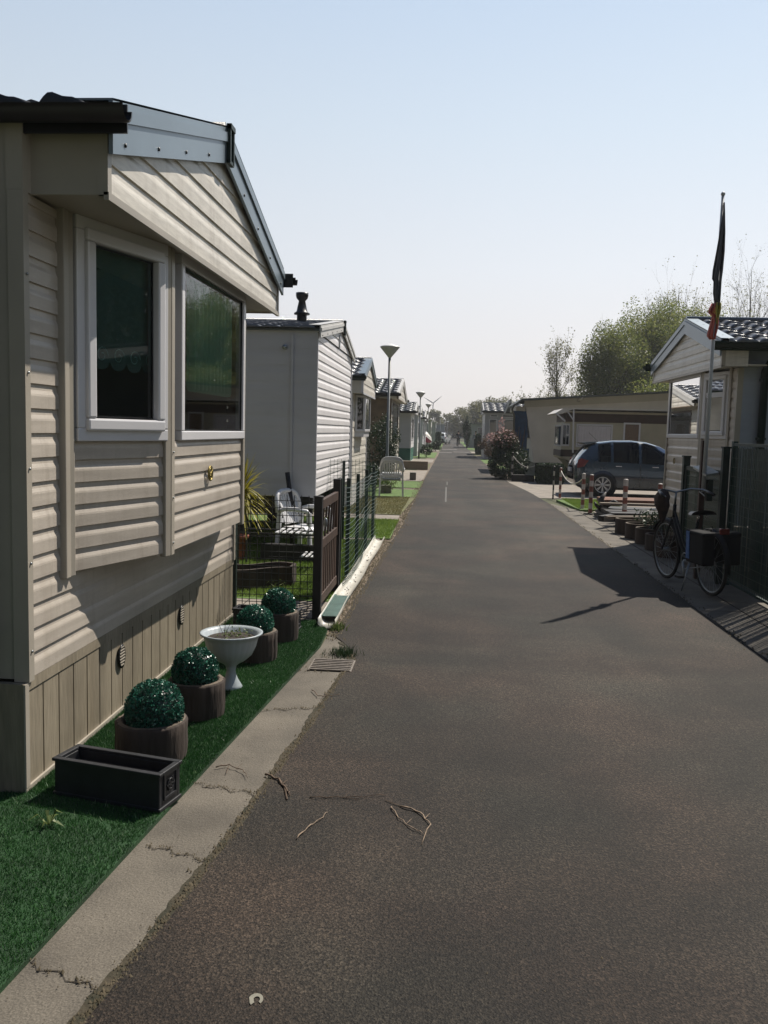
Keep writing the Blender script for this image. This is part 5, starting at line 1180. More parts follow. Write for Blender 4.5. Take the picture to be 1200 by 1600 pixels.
# ---------------------------------------------------------------- car
def catm(T,x):
    X=[t[0] for t in T];return [float(np.interp(x,X,[t[k] for t in T])) for k in range(1,len(T[0]))]
def car(label,loc,rz,paint='car_paint'):
    t=thing('parked_car',label,'car',loc,rz,local=True)
    # x, half width, z bottom, z belt, z top, half width at top
    ST=[(-2.00,.60,.42,.72,.78,.45),(-1.97,.74,.32,.84,.90,.58),(-1.90,.80,.24,.90,1.02,.62),(-1.80,.83,.20,.91,1.16,.62),(-1.62,.845,.18,.92,1.34,.60),(-1.42,.85,.18,.92,1.43,.60),(-1.0,.85,.18,.91,1.49,.61),(-.5,.85,.18,.90,1.505,.61),(-.1,.85,.18,.885,1.47,.61),(.25,.85,.18,.875,1.37,.61),(.65,.845,.18,.87,1.15,.63),(.95,.84,.18,.86,.96,.66),(1.25,.83,.18,.85,.89,.66),(1.6,.80,.2,.78,.83,.60),(1.85,.72,.24,.68,.74,.50),(2.0,.55,.3,.55,.62,.36)]
    xs=np.unique(np.concatenate([np.linspace(-2,2,61),[s[0] for s in ST]]));n=len(xs);P=[]
    K=14
    for x in xs:
        w_,zb,zl,zt,wt=catm(ST,x);tk=1.0
        pts=[(0,zb),(w_*.86,zb),(w_*.97,zb+.06),(w_,zb+(zl-zb)*.35),(w_*.995,zb+(zl-zb)*.6),(w_*.97,zl-.05),(w_*.955,zl)]
        for f in(.33,.66,1.0): pts.append((w_*.945+(wt-w_*.945)*f**1.3*.98,zl+(zt-.05-zl)*f))
        pts+=[(wt*.9,zt-.025),(wt*.7,zt-.006),(wt*.35,zt),(0,zt+.003)]
        for s_ in(1,-1):
            P.append([(x,s_*a,z) for a,z in pts])
    body=MB();glass=MB();dark=MB();idx={}
    for i in range(n-1):
        xm=(xs[i]+xs[i+1])/2
        for s_ in(0,1):
            A_=P[2*i+s_];B_=P[2*(i+1)+s_]
            for k in range(K-1):
                q=[A_[k],A_[k+1],B_[k+1],B_[k]]
                side=6<=k<=8;top=k>=9
                isg=(side and -1.40<xm<.66 and not(-.36<xm<-.26) and not(-1.06<xm<-.98)) or (top and (.10<xm<.86)) or (top and -1.84<xm<-1.60)
                tgt=glass if isg else (dark if k==0 or (k==1) else body)
                tgt.add(q,[(0,1,2,3)],True)
    bd=body.build('body',paint,t);
    for o in(bd,):
        wm=o.modifiers.new('weld','WELD');wm.merge_threshold=.0005
    o=glass.build('windows',GLC,t);wm=o.modifiers.new('weld','WELD');wm.merge_threshold=.0005
    dark.build('underbody','car_dark',t)
    b=MB();b.box(-1.0,.6,-.6,.6,.25,.75);b.box(-1.1,-.95,-.55,.55,.7,1.05)
    for s_ in(-.35,.35): b.box(-.25,-.1,s_-.22,s_+.22,.7,1.25);b.lathe([(.0,1.42),(.09,1.38),(.09,1.26),(0,1.24)],(-.17,s_,0),10)
    b.build('seats','car_dark',t)
    for x in(-1.27,1.27):
        for s_ in(-1,1):
            b=MB();T_=Matrix.Translation((x,s_*.70,.31))@Matrix.Rotation(R_(90*-s_),4,'X')
            b.lathe([(0,.0),(.375,.0),(.375,.158),(.0,.158)],n=28,T=T_);b.build('wheel_well','car_dark',t)
            b=MB();b.lathe([(.20,.0),(.305,.02),(.312,.05),(.312,.15),(.295,.172),(.215,.172)],n=32,T=T_);wl=b.build('wheel','tyre',t)
            b=MB()
            b.lathe([(.215,.168),(.205,.150),(.190,.11),(.185,.05)],n=28,T=T_);b.lathe([(.0,.165),(.045,.163),(.05,.14)],n=16,T=T_);b.lathe([(.215,.170),(.20,.174),(.195,.160)],n=28,T=T_)
            for k in range(8):
                a=2*math.pi*k/8
                for da in(-.10,.10):
                    p=T_@Vector((.04*math.cos(a),.04*math.sin(a),.155));q=T_@Vector((.198*math.cos(a+da),.198*math.sin(a+da),.160));b.bar(p,q,.020,.016,(0,1,0))
            b.build('rim','rim',wl)
            b=MB();b.lathe([(0,.100),(.186,.100)],n=20,T=T_);b.build('brake_disc','black_plastic',wl)
    for s_ in(-1,1):
        b=MB();P_=[(-1.94,s_*.79,.74),(-1.80,s_*.845,.78),(-1.70,s_*.845,.95),(-1.84,s_*.78,1.0),(-1.91,s_*.75,.96)]
        b.add([(x-.012,y*1.008+s_*.004,z) for x,y,z in P_]+[(x+.05,y*.95,z) for x,y,z in P_],[(0,1,2,3,4)]+[(i,(i+1)%5,5+(i+1)%5,5+i) for i in range(5)]);b.build('tail_light','lens_red',t)
        b=MB();b.sphere((.72,s_*.95,1.0),.09,12,8,(.7,1,.7));b.bar((.70,s_*.83,.97),(.72,s_*.92,.98),.04);b.build('mirror',paint,t)
        b=MB()
        for x in(-.95,.0): b.box(x,x+.16,*sorted((s_*.852,s_*.872)),.80,.825)
        b.build('door_handle','chrome' ,t)
        b=MB()
        for x in(-.30,.68): b.box(x-.004,x+.004,*sorted((s_*.848,s_*.856)),.28,.88)
        b.build('door_gap','black_plastic',t)
    b=MB();b.prism([(-1.70,1.36),(-1.45,1.42),(-1.40,1.455),(-1.82,1.415)],-.55,.55,'y')
    P_=b.v;b.build('spoiler',paint,t)
    b=MB();b.box(-2.03,-1.98,-.5,.5,.50,.58);b.build('bumper_strip','car_dark',t)
    b=MB();b.box(-2.045,-2.0,-.26,.26,.62,.73);b.build('number_plate','paper',t)
    b=MB();b.bar((-1.3,0,1.45),(-1.55,0,1.68),.008);b.build('aerial','black_plastic',t)
    return t
car('blue grey hatchback parked on the driveway in front of the touring caravan',(5.40,23.76,0),0)
# ---------------------------------------------------------------- olive touring caravan
tc_=thing('touring_caravan','olive touring caravan with brown bands and white roof canopy, behind the blue car','caravan',(7,31,0))
CX0,CX1,CY0,CY1=3.95,11.0,30.0,32.2
b=MB();poly=[(CX0,.80),(CX0-.02,1.0),(CX0+.02,1.9),(CX0+.12,2.30),(CX0+.3,2.42),(CX1,2.46),(CX1,.5),(CX0+1.0,.5),(CX0+.6,.62)];b.prism(poly,CY0,CY1,'y');b.build('body','olive',tc_,bevel=.03)
for nm,z0,z1,d in(('upper_band',2.06,2.36,.012),('lower_band',.86,1.10,.012)):
    b=MB();b.box(CX0+.10 if z0>2 else CX0-.03,CX1,CY0-d,CY0-.002,z0,z1);b.box(CX0-.035 if z0<2 else CX0+.03,CX0+.05,CY0-d,CY1-.2,z0,z1-.02);b.build(nm,'band_brown',tc_)
b=MB();b.prism([(CX0-.30,2.34),(CX0-.05,2.50),(CX0+.3,2.545),(CX1,2.56),(CX1,2.50),(CX0+.3,2.49),(CX0-.2,2.30)],CY0-.25,CY1,'y');b.build('roof_canopy','canopy_white',tc_)
b=MB();b.bar((CX0-.28,CY0-.24,2.34),(CX0+.05,CY0-.2,2.08),.05);b.bar((CX0+.32,CY0-.22,2.49),(CX0+.36,CY0-.2,1.0),.05);b.bar((CX0+.12,CY0-.22,2.4),(CX0+.34,CY0-.22,2.10),.04);b.build('canopy_frame','upvc',tc_)
for (a,c,z0,z1,cm,nm) in((4.42,5.66,1.20,2.00,'curtain_white','wide side window with white net curtains'),(6.02,6.60,1.05,2.08,'curtain_orange','narrow window with an orange curtain')):
    f=window(tc_,(a,CY0),(c,CY0),z0,z1,(0,-1),fw=.06,glass=glassmat('caravan_glass',(1,1,1),.6,0,1.4),sash=False,fm='upvc',label=nm)
    curtain(f,(a+.06,CY0-.004),(c-.06,CY0-.004),z0+.06,z1-.06,(0,-1),M[cm],folds=12,amp=.003,inset=-.006)
b=MB();b.slab((6.02,CY0),(6.60,CY0),.55,1.05,(0,-1),0,.02);b.build('door','olive',tc_)
f=window(tc_,(CX0,CY0+1.9),(CX0,CY0+.15),1.2,1.95,(-1,0),fw=.05,glass=GLD,sash=False,label='front window of the caravan facing the road')
b=MB();b.box(CX0-.03,CX0-.01,CY0+.1,CY0+.95,1.25,1.9);
b=MB();b.box(CX0-.02,CX0+.25,CY0-.022,CY0-.004,1.22,2.0);f=b.build('window','upvc',tc_);b=MB();b.box(CX0+.02,CX0+.12,CY0-.03,CY0-.023,1.28,1.94);b.box(CX0+.14,CX0+.22,CY0-.03,CY0-.023,1.28,1.58);b.box(CX0+.14,CX0+.22,CY0-.03,CY0-.023,1.64,1.94);b.build('pane',GLD,f)
for x in(6.9,7.6):
    b=MB();T_=Matrix.Translation((x,CY0+.05,.31))@Matrix.Rotation(R_(90),4,'X');b.lathe([(0,0),(.3,0),(.3,.1),(.0,.1)],n=24,T=T_);b.build('wheel','tyre',tc_)
b=MB();b.prism([(CX0+.1,.8),(CX0+1.2,.5),(CX0+1.2,.3),(CX0+.6,.3)],CY0+.1,CY1,'y');b.build('front_locker','siding_dark',tc_)
# ---------------------------------------------------------------- long beige home with a sloping flat roof
bh=thing('mobile_home','long beige flat roofed home with blue covered end window, behind the touring caravan','mobile home',(7,38,0))
b=MB();b.prism([(3.22,2.58),(3.62,.42),(13,.42),(13,3.55),(3.2,2.80)],36.0,39.6,'y');b.build('wall','beige_wall',bh)
b=MB();b.prism([(3.12,2.70),(13,3.42),(13,3.72),(3.12,2.98)],35.94,35.985,'y');b.build('fascia','beige',bh)
b=MB();b.prism([(2.75,2.74),(3.0,2.96),(13,3.72),(13,3.80),(3.0,3.05),(2.72,2.82)],35.7,39.9,'y');b.build('roof','roof_edge',bh)
b=MB();b.prism([(2.80,2.56),(3.18,2.54),(3.18,2.72),(2.80,2.74)],36.0,39.6,'y');b.build('end_fascia','beige',bh)
b=MB();P=[(3.26,36.3,2.45),(3.26,39.2,2.45),(3.42,39.2,1.45),(3.42,36.3,1.45)];b.add([(x-.06,y,z) for x,y,z in P]+[(x-.03,y,z) for x,y,z in P],[(0,1,2,3),(4,5,6,7),(0,1,5,4),(1,2,6,5),(2,3,7,6),(3,0,4,7)]);b.build('window','blue_cloth',bh,'end window covered by a dark blue sheet')
b=MB();b.box(2.70,3.3,36.02,36.06,1.0,2.55);b.box(2.72,3.4,36.0,36.05,.5,1.0);b.build('end_screen','blue_cloth',bh,'blue and grey wind screen at the end')
b=MB();b.smooth=True;b.tube([(2.72,35.8,2.85),(2.62,35.8,2.6),(2.72,35.9,2.35),(2.75,35.9,.3)],.04,8);b.build('downpipe','siding_dark',bh)
b=MB();b.smooth=True;b.tube([(5.35,35.95,3.02),(5.35,35.8,3.08),(5.5,35.75,3.14)],.07,8);b.build('vent_cowl','beige',bh)
b=MB();b.box(3.7,12.8,36.2,39.4,.0,.42);b.build('chassis','wood_dark',bh)
# hedge block
def hedge(x0,x1,y0,y1,h,label,n=5000,name='hedge',sz=.06,m='dark'):
    t=thing(name,label,'hedge',((x0+x1)/2,(y0+y1)/2,0));
    P=rng.uniform(-1,1,(n,3));ax=rng.integers(0,3,n);P[np.arange(n),ax]=np.sign(P[np.arange(n),ax])*rng.uniform(.9,1.04,n)
    k=(np.abs(P)**6).sum(1)**(1/6);P=P/np.maximum(k,1)[:,None]
    c=np.array([(x0+x1)/2,(y0+y1)/2,h/2]);P=c+P*np.array([(x1-x0)/2,(y1-y0)/2,h/2]);leaves(P,sz,'foliage',LF[m],t,asp=.6)
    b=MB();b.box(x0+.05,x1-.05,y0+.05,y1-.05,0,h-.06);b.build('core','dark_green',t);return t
hedge(2.95,3.85,28.0,28.9,.66,'clipped dark green hedge block between the driveway and the beige home')
hedge(2.1,2.5,62,66,1.5,'dark hedge on the right beyond the flowering shrub',2500,sz=.1)
hedge(-1.35,-.75,92,100,1.6,'dark hedge on the left road edge beyond the open parasol',2500,sz=.12)
hedge(-1.2,-.6,118,124,1.2,'low dark hedge on the left, farther down the road',1500,sz=.14)
b=MB();b.box(2.2,2.95,29.0,29.3,0,.22);b.build('timber_beam','wood_dark',None,'dark low timber trough at the road edge by the thin striped post',cat='beam')
# ---------------------------------------------------------------- trees
def tree(name,label,x,y,h,rx,kind='far',n=9000,size=.2,trunk=.28,clumps=50,bare=False,bark='bark',seed=1,ry=None,group=None,cr=.20,tr=None,zc=None,asp=.5,flat=1.):
    g=np.random.default_rng(seed);t=thing(name,label,'tree',(x,y,0),group=group);ry=ry or rx;zb=h*trunk;tr=tr or h*.018
    b=MB();b.smooth=True
    top=(x+g.normal(0,.02)*h,y,h*.93);mid=(x+g.normal(0,.015)*h,y,h*.45)
    b.tube([(x,y,-.1),(x+.01,y,zb*.5),mid,top],[tr*1.3,tr,tr*.65,tr*.1],8);b.build('trunk',bark,t)
    cs=[]
    hz=(h-zb)/2;cz=zb+hz
    for i in range(clumps):
        d=g.normal(size=3);d/=np.linalg.norm(d);q=g.uniform(.35,1.0)**.6
        if d[2]<0: wz=1.
        else: wz=1.
        cs.append(np.array([x+d[0]*rx*q,y+d[1]*ry*q,cz+d[2]*hz*q*.93]))
    b=MB();tw=[]
    for c in cs:
        zt=max(zb*.7,c[2]-(abs(c[0]-x)+abs(c[1]-y))*g.uniform(.7,1.3)-.1*h);f=min(1,zt/h);a=np.array([x+(mid[0]-x)*min(1,f/.45),y,zt])
        m_=(a+c)/2+np.array([0,0,.04*h])*g.uniform(0,1)+g.normal(0,.01*h,3);r0=tr*(.30 if not bare else .28)*(1-f*.5)
        b.tube([a,m_,c],[r0,r0*.6,r0*.2],4,False)
        for k in range(7 if bare else 3):
            e=c+g.normal(0,1,3)*np.array([rx,ry,hz])*.16+np.array([0,0,.05*h if bare else .02*h]);s0=m_+(c-m_)*g.uniform(.2,1);
            m2=(s0+e)/2+g.normal(0,.01*h,3);b.tube([s0,m2,e],[r0*.3,r0*.2,r0*.08],3,False);tw.append((s0,m2,e))
            if bare:
                for q in range(3):
                    s1=m2+(e-m2)*g.uniform(0,1);e2=s1+(e-s0)*.35+g.normal(0,.022*h,3);b.tube([s1,e2],[r0*.14,r0*.06],3,False);tw.append((s1,(s1+e2)/2,e2))
    b.build('limbs',bark,t,kind='stuff')
    if bare:
        tt=g.integers(0,len(tw),n);P=np.array([tw[i][1]+(tw[i][2]-tw[i][1])*g.uniform(.0,1.1) for i in tt])+g.normal(0,.012*h,(n,3))
    else:
        ci=np.array(cs)[g.integers(0,clumps,n)];R3=np.array([rx,ry,hz])*cr;dd=g.normal(0,1,(n,3));dd/=np.linalg.norm(dd,axis=1)[:,None];P=ci+dd*R3*1.75*g.uniform(0,1.,(n,1))**.45
    P=P[P[:,2]>.15]
    leaves(P,size,'crown',LF[kind],t,asp=asp)
    return t
rs=lambda lb,*a,**k: tree('tree',lb,*a,**k)
tree('willow_tree','rounded willow at the left end of the green tree mass',11.0,60,9.6,2.4,'willow',42000,.15,.04,70,seed=3)
tree('willow_tree','tall willow in the middle of the green tree mass on the right',14.0,63,11.0,3.0,'willow',48000,.16,.04,80,seed=4)
tree('willow_tree','highest willow of the green tree mass, left of the flagpole',17.4,66,12.0,3.4,'willow',50000,.16,.04,80,seed=5)
tree('willow_tree','willow rising above the roof behind the flagpole',22.5,68,10.6,3.6,'willow',48000,.16,.04,80,seed=6)
tree('willow_tree','willow at the right edge behind the tiled roof',27,68,9.5,3.6,'willow',28500,.17,.04,70,seed=16)
tree('bush','low bushy growth in front of the willows above the beige roof',14.0,57,6.2,3.6,'willow',26600,.17,.02,60,seed=7)
tree('birch_tree','slender thin leaved birch standing alone left of the green tree mass',7.55,60,8.3,1.05,'birch',2600,.13,.22,34,True,'bark',seed=8,tr=.10)
tree('bare_tree','feathery almost bare tree rising behind the willows, left of the flagpole',19.3,75,15.2,2.6,'birch',2600,.16,.25,46,True,'bark_pale',seed=9,tr=.16)
tree('bare_tree','tall feathery almost bare tree at the right edge, beyond the tiled roof',25.3,75,16.8,3.3,'birch',2600,.15,.25,60,True,'bark_pale',seed=10,tr=.17)
tree('bare_tree','thin bare tree top between the flagpole and the tall feathery tree',22.4,80,14.6,2.2,'birch',1500,.15,.3,36,True,'bark_pale',seed=11,tr=.14)
for i,(x,y,h,rx,sd,lb) in enumerate([(9.5,110,6.6,2.6,21,'leftmost of the low twiggy trees above the beige roof'),(13.5,112,7.4,2.8,22,'middle low twiggy tree above the beige roof, by the lone birch'),(17.5,112,7.8,3.0,23,'right low twiggy tree next to the green tree mass'),(7.0,125,6.0,2.4,24,'small twiggy tree just above the porch gable')]):
    tree('twiggy_tree',lb,x,y,h,rx,'birch',3000,.22,.1,40,True,'bark',seed=sd,tr=.10)
tree('tree','broad pale green tree with a dark nest, above the right hand homes far off',8.0,170,9.0,4.4,'far',12000,.42,.08,60,seed=31,cr=.17)
tree('tree','pale green tree left of the broad one at the end of the road',3.6,185,6.9,3.6,'far',9000,.42,.05,50,seed=32,cr=.17)
tree('tree','pale tree on the left horizon just below the wind turbine',-4.2,230,7.3,3.2,'far',7000,.5,.08,44,seed=33,cr=.17)
tree('tree','small pale tree right of the wind turbine on the left horizon',-.6,240,6.9,2.4,'far',5000,.5,.1,40,True,seed=34,cr=.17)
tree('conifer','narrow dark conifer in front of the white home far down the right side',1.98,88,3.3,.42,'dark',3500,.12,.02,40,seed=35)
# belt of far trees closing the view; the ones out of the frame show only in the windows
bt=tree('tree','hazy tree in the belt far beyond the end of the road',-14,330,7.5,7,'far',6000,.8,.02,50,seed=41,group='hazy trees beyond the end of the road',cr=.17)
for i,(x,y,s_) in enumerate([(2,340,.82),(14,335,.9),(26,330,1.2),(42,320,1.4),(-28,325,1.1),(60,310,1.5),(-48,320,1.3),(-72,300,1.5),(80,300,1.6)]): dup(bt,(x,y,0),i*1.3,scale=s_)
wt=tree('tree','leafy tree seen mirrored in the windows of the near cream home',18.5,14,10.5,3.8,'willow',24000,.20,.05,80,seed=51,group='trees mirrored in the windows')
for i,(x,y,s_) in enumerate([(20,21,1.05),(17.5,28,.95),(19.5,35,1.05),(20,42,.9),(19,6.5,1.0),(-17,72,.7),(-18,84,.75),(-17,96,.8)]): dup(wt,(x,y,0),i*1.7,scale=s_*(1.25 if x>0 else .9))
# flowering shrub
fs_=thing('flowering_shrub','dark shrub with pink and rust coloured blossom at the right edge of the road','shrub',(2.35,31,0))
def ell(n,c,r,g=rng): d=g.normal(size=(n,3));d/=np.linalg.norm(d,axis=1)[:,None];return np.array(c)+d*np.array(r)*g.uniform(.55,1.0,(n,1))**.7
P=np.concatenate([ell(6000,(2.15,30.6,.5),(.72,.8,.62)),ell(4500,(2.1,30.9,1.05),(.52,.6,.60)),ell(1200,(2.6,31,.6),(.4,.6,.6))]);P=P[P[:,2]>.02];leaves(P,.075,'foliage',LF['dark'],fs_,asp=.5)
P=np.concatenate([ell(190,(1.95,30.7,1.40),(.50,.5,.40)),ell(60,(1.9,30.7,1.9),(.13,.2,.28)),ell(40,(1.5,30.6,1.45),(.16,.2,.2))]);leaves(P,.075,'blossom',LF['pink'],fs_,asp=.8)
P=ell(1100,(2.05,30.8,1.35),(.52,.5,.45));leaves(P,.07,'young_leaves',LF['rust'],fs_,asp=.5)
b=MB()
for k in range(16):
    a=k*.9;b.tube([(2.3,30.9,0),(2.3+.3*math.cos(a),30.8+.3*math.sin(a),.8),(2.25+.5*math.cos(a),30.8+.45*math.sin(a),1.6+.3*math.sin(k))],[.02,.014,.005],4)
b.build('stems','twig',fs_,kind='stuff')
# dark planting between the third and fourth left homes
tree('shrub','dark loose shrub beside the brown clad home, behind the grey chairs',-2.1,27.2,2.0,.55,'dark',5000,.07,.05,40,seed=61)
tree('shrub','low dark shrub in front of the third home by the green wire fence',-1.9,22.6,.7,.5,'dark',2500,.06,.02,30,seed=62)
tree('shrub','bushy shrub with reddish leaves on the right beyond the flowering shrub',2.5,52,1.5,.6,'rust',2500,.09,.02,30,seed=63)
tree('shrub','small green shrub below the second street lamp',-1.3,53,.8,.45,'dark',1500,.08,.02,24,seed=64)
tree('shrub','green shrub on the left verge right before the open parasol',-1.0,70,.9,.5,'dark',1500,.1,.02,24,seed=65)
# ---------------------------------------------------------------- far right homes
r3=caravan(dict(name='mobile_home',label='grey white home with tall windows and a small porch gable behind the flowering shrub',s=-1,xw=2.35,y0=55,y1=59.5,zb=.35,zg=2.85,ze=3.0,zr=3.55,xg=2.25,g0=54.9,g1=59.6,wall='siding_grey',side='siding_grey',gable='siding_grey',trim='siding_grey',tile='tile_grey',vergem='verge_light',skirt='siding_grey',tdx=.08,pitch=.2,gpitch=.2,pw=.45,course=.5,amp=.05,step=.05))
for a,c,z0,z1 in((2.6,3.1,1.15,2.5),(3.5,4.2,1.15,2.5),(2.65,3.15,2.62,2.78),(3.4,4.6,2.62,2.80)): window(r3,(a,54.99),(c,54.99),z0,z1,(0,-1),fw=.05,glass=GLD,sash=False)
b=MB();b.prism([(3.55,3.0),(3.85,3.75),(4.15,3.0)],54.6,57,'y');b.build('porch_roof','roof_edge',r3)
b=MB()
for sg in(-1,1): b.bar((3.85+sg*.34,54.55,2.85),(3.85,54.55,3.72),.10,.05,(0,1,0))
b.build('porch_trim','upvc',r3)
b=MB();b.lathe([(0,0),(.10,0),(.10,.02),(0,.02)],n=16,T=Matrix.Translation((2.95,54.96,.95))@Matrix.Rotation(R_(90),4,'X'));b.build('wall_ornament','black_plastic',r3)
flat_home(1.95,8,91,95,2.50,'siding_grey','white flat roofed home with dark roof edge behind the dark conifer, far right',roof='roof_edge',win=[(3.1,3.7,1.3,2.2)],side=-1)
flat_home(2.3,8,118,122,2.7,'siding_bluegrey','blue grey home on the right beyond the dark roofed white one',side=-1)
# ---------------------------------------------------------------- people
def person(label,loc,rz,pose='stand',top='cloth_grey',legs='cloth_dark'):
    t=thing('person',label,'person',loc,rz,local=True)
    if pose=='stand':
        J={'pel':(0,0,.95,.13),'bel':(0,0,1.08,.125),'che':(0,.0,1.30,.15),'nek':(0,0,1.48,.06),'hd1':(0,.01,1.58,.085),'hd2':(0,.01,1.68,.085),
           'kl':(.10,.02,.50,.065),'al':(.11,-.02,.09,.045),'tl':(.12,.12,.04,.035),'hl':(.09,0,.90,.10),'kr':(-.10,.04,.50,.065),'ar':(-.11,.02,.09,.045),'tr':(-.12,.16,.04,.035),'hr':(-.09,0,.90,.10),
           'sl':(.19,0,1.40,.06),'el':(.25,.0,1.13,.045),'wl':(.25,.12,.92,.032),'fl':(.245,.16,.84,.03),'sr':(-.19,0,1.40,.06),'er':(-.25,-.02,1.13,.045),'wr':(-.24,.14,.95,.032),'fr':(-.23,.19,.88,.03)}
    else:
        J={'pel':(0,0,.98,.13),'bel':(0,.06,1.12,.125),'che':(0,.16,1.32,.15),'nek':(0,.22,1.49,.06),'hd1':(0,.25,1.57,.085),'hd2':(0,.26,1.66,.085),
           'hl':(.09,.02,.94,.10),'kl':(.11,.36,.72,.065),'al':(.11,.26,.32,.045),'tl':(.12,.38,.28,.035),'hr':(-.09,.02,.94,.10),'kr':(-.11,.22,.56,.065),'ar':(-.11,.12,.14,.045),'tr':(-.12,.25,.12,.035),
           'sl':(.19,.18,1.40,.06),'el':(.27,.36,1.20,.045),'wl':(.25,.54,1.08,.032),'fl':(.24,.60,1.06,.03),'sr':(-.19,.18,1.40,.06),'er':(-.27,.36,1.20,.045),'wr':(-.25,.54,1.08,.032),'fr':(-.24,.60,1.06,.03)}
    E=[('pel','bel'),('bel','che'),('che','nek'),('nek','hd1'),('hd1','hd2'),('pel','hl'),('hl','kl'),('kl','al'),('al','tl'),('pel','hr'),('hr','kr'),('kr','ar'),('ar','tr'),('che','sl'),('sl','el'),('el','wl'),('wl','fl'),('che','sr'),('sr','er'),('er','wr'),('wr','fr')]
    def skin(name,keys,edges,m,grow=1.,add=0):
        me=bpy.data.meshes.new(name);ks=list(keys);me.from_pydata([J[k][:3] for k in ks],[(ks.index(a),ks.index(c)) for a,c in edges if a in ks and c in ks],[]);me.materials.append(M[m])
        o=link(name,me,t);sk=o.modifiers.new('skin','SKIN')
        for i,k in enumerate(ks): r=J[k][3]*grow+add;me.skin_vertices[0].data[i].radius=(r,r) 
        me.skin_vertices[0].data[0].use_root=True;o.modifiers.new('sub','SUBSURF').levels=1;o.modifiers['sub'].render_levels=2;return o
    me=bpy.data.meshes.new('x')
    def mk(name,ks,m,add):
        me=bpy.data.meshes.new(name);me.from_pydata([J[k][:3] for k in ks],[(ks.index(a),ks.index(c)) for a,c in E if a in ks and c in ks],[]);me.materials.append(M[m])
        o=link(name,me,t);sk=o.modifiers.new('skin','SKIN')
        if not me.skin_vertices: return o
        for i,k in enumerate(ks): r=J[k][3]+add;me.skin_vertices[0].data[i].radius=(r*.5 if 0 else r*.72,r*.72)
        me.skin_vertices[0].data[0].use_root=True;ss=o.modifiers.new('sub','SUBSURF');ss.levels=1;ss.render_levels=2;return o
    mk('body',list(J),'skin',0)
    mk('trousers',['pel','hl','kl','al','hr','kr','ar'],legs,.022)
    mk('jacket',['che','bel','pel','sl','el','wl','sr','er','wr'],top,.026)
    h=J['hd2'];b=MB();b.sphere((h[0],h[1]-.015,h[2]+.015),.092,12,8,(.95,1.05,1.0));b.build('hair','hair',t)
    b=MB();b.sphere((h[0],h[1]+.085,h[2]-.04),.016,8,6,(.7,1,1.2))
    for s_ in(-.03,.03): b.sphere((s_,h[1]+.072,h[2]-.01),.009,8,6)
    b.build('face','skin',t)
    return t
cy=thing('distant_bicycle','dark bicycle ridden down the middle of the road far away','bicycle',(1.12,91.2,0),local=True)
b=MB()
for x in(-.52,.52): b.torus((0,x,.33),.31,.02,'x',24,6)
b.build('wheels','tyre',cy,kind='stuff')
b=MB();b.smooth=True;b.tube([(0,.5,.33),(0,.36,.95)],.02,6);b.tube([(0,-.5,.33),(0,-.1,.30),(0,.38,.75),(0,-.16,.82),(0,-.5,.33)],.018,6);b.tube([(0,-.1,.3),(0,-.18,.9)],.018,6);b.build('frame','bike_frame',cy)
b=MB();b.smooth=True;b.tube([(-.28,.42,1.05),(0,.38,1.0),(.28,.42,1.05)],.014,6);b.build('handlebar','steel',cy);b=MB();b.sphere((0,-.18,.92),.12,10,6,(.8,1.2,.4));b.build('saddle','black_plastic',cy)
person('person in dark clothes cycling toward the camera, far down the road',(1.12,91.0,0),0,'ride','cloth_dark','cloth_dark')
person('person in a grey top standing in a front garden on the right, far off',(2.72,84,0),R_(160),'stand','cloth_grey','cloth_dark')
person('person in a pale top standing beside the red and white parasol, far left',(-2.35,74,0),R_(200),'stand','paper','cloth_dark')
ps=thing('parasol','leaning parasol with red cloth and a white edge on the left verge, far off','parasol',(-1.7,74,0))
b=MB();b.smooth=True;b.tube([(-1.55,74,0),(-1.85,74,1.6)],.025,8);b.build('pole','steel',ps)
b=MB();T_=Matrix.Translation((-1.80,74,1.42))@Matrix.Rotation(R_(38),4,'Y');b.lathe([(.75,-.25),(.55,-.08),(.3,.02),(0,.08)],n=8,sm=False,T=T_);b.lathe([(.75,-.25),(.74,-.45),(.5,-.6),(.2,-.7)],n=8,sm=False,T=T_);b.build('canopy','cloth_pink',ps)
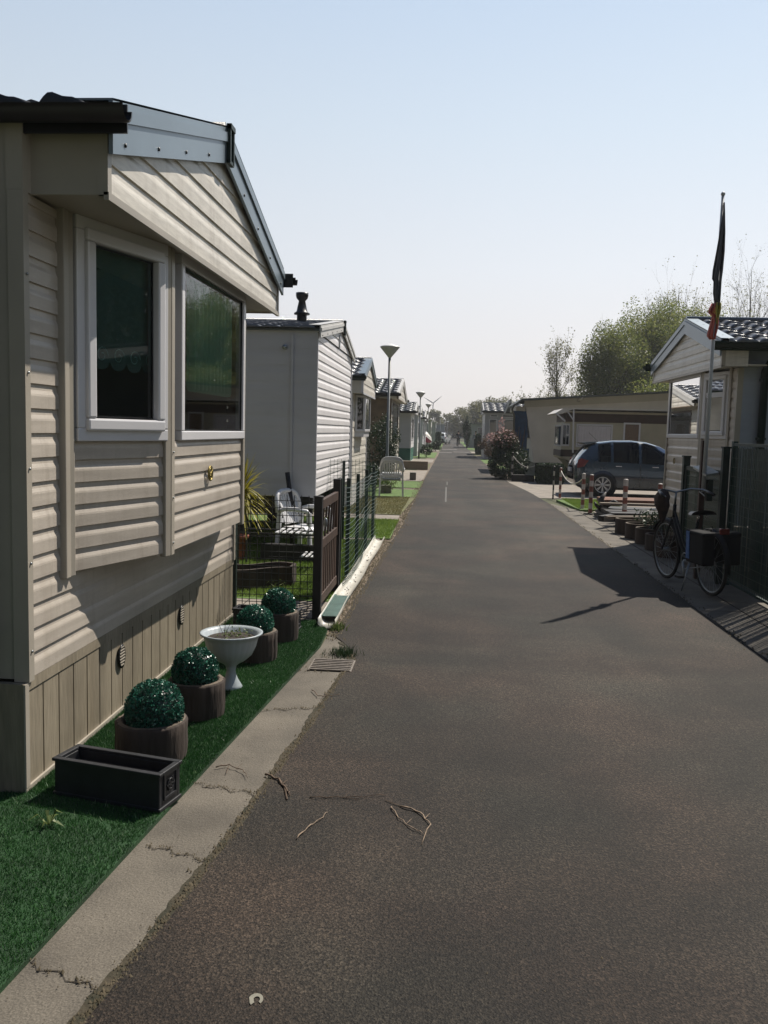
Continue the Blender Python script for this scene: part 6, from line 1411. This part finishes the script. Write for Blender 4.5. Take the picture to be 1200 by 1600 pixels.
b=MB();b.lathe([(.76,-.24),(.56,-.07),(.3,.03),(0,.09)],n=8,sm=False,T=T_);b.build('top_cover','canopy_white',ps)
car('white car parked on the left verge, far down the road',(-.75,112,0),R_(80),'car_white')
car('dark car standing on the road, the farthest vehicle',(1.6,190,0),R_(90),'car_dark')
# ---------------------------------------------------------------- wind turbine
wtb=thing('wind_turbine','slim white wind turbine on the horizon above the left hand homes','wind turbine',(-7.3,400,0))
b=MB();b.smooth=True;b.tube([(-7.3,400,0),(-7.3,400,14.6)],[.36,.20],10);b.build('tower','turbine',wtb)
b=MB();b.box(-7.6,-7.0,399.3,401.4,14.4,15.1);b.build('nacelle','turbine',wtb)
for a in(40,150,268):
    b=MB();c=(-7.3,399,14.8);d=(math.cos(R_(a)),0,math.sin(R_(a)));n_=(-d[2],0,d[0]);L=5.0
    P=[]
    for t_,w_ in((0,.14),(.2,.26),(.6,.16),(1,.05)):
        for sg in(-1,1):
            for yy in(0,.1): P.append((c[0]+d[0]*L*t_+n_[0]*w_*sg,c[1]+yy,c[2]+d[2]*L*t_+n_[2]*w_*sg))
    b.add(P,[(i*4,i*4+2,i*4+6,i*4+4) for i in range(3)]+[(i*4+1,i*4+3,i*4+7,i*4+5) for i in range(3)]+[(i*4,i*4+1,i*4+5,i*4+4) for i in range(3)]+[(i*4+2,i*4+3,i*4+7,i*4+6) for i in range(3)]);b.build('blade','turbine',wtb)
# ---------------------------------------------------------------- haze
HAZE=0.0006
if HAZE:
    b=MB();b.box(-305,305,-65,436,-1.1,24);hz=b.build('haze','ground',kind='stuff');hz.data.materials.clear()
    m=bpy.data.materials.new('haze');m.use_nodes=True;n=m.node_tree.nodes;n.clear();o=n.new('ShaderNodeOutputMaterial');v=n.new('ShaderNodeVolumePrincipled');v.inputs['Color'].default_value=(.86,.88,.92,1);v.inputs['Density'].default_value=HAZE;v.inputs['Anisotropy'].default_value=.3;m.node_tree.links.new(v.outputs[0],o.inputs['Volume']);hz.data.materials.append(m)
    hz['label']='pale spring haze over the whole park';scene.cycles.volume_bounces=0
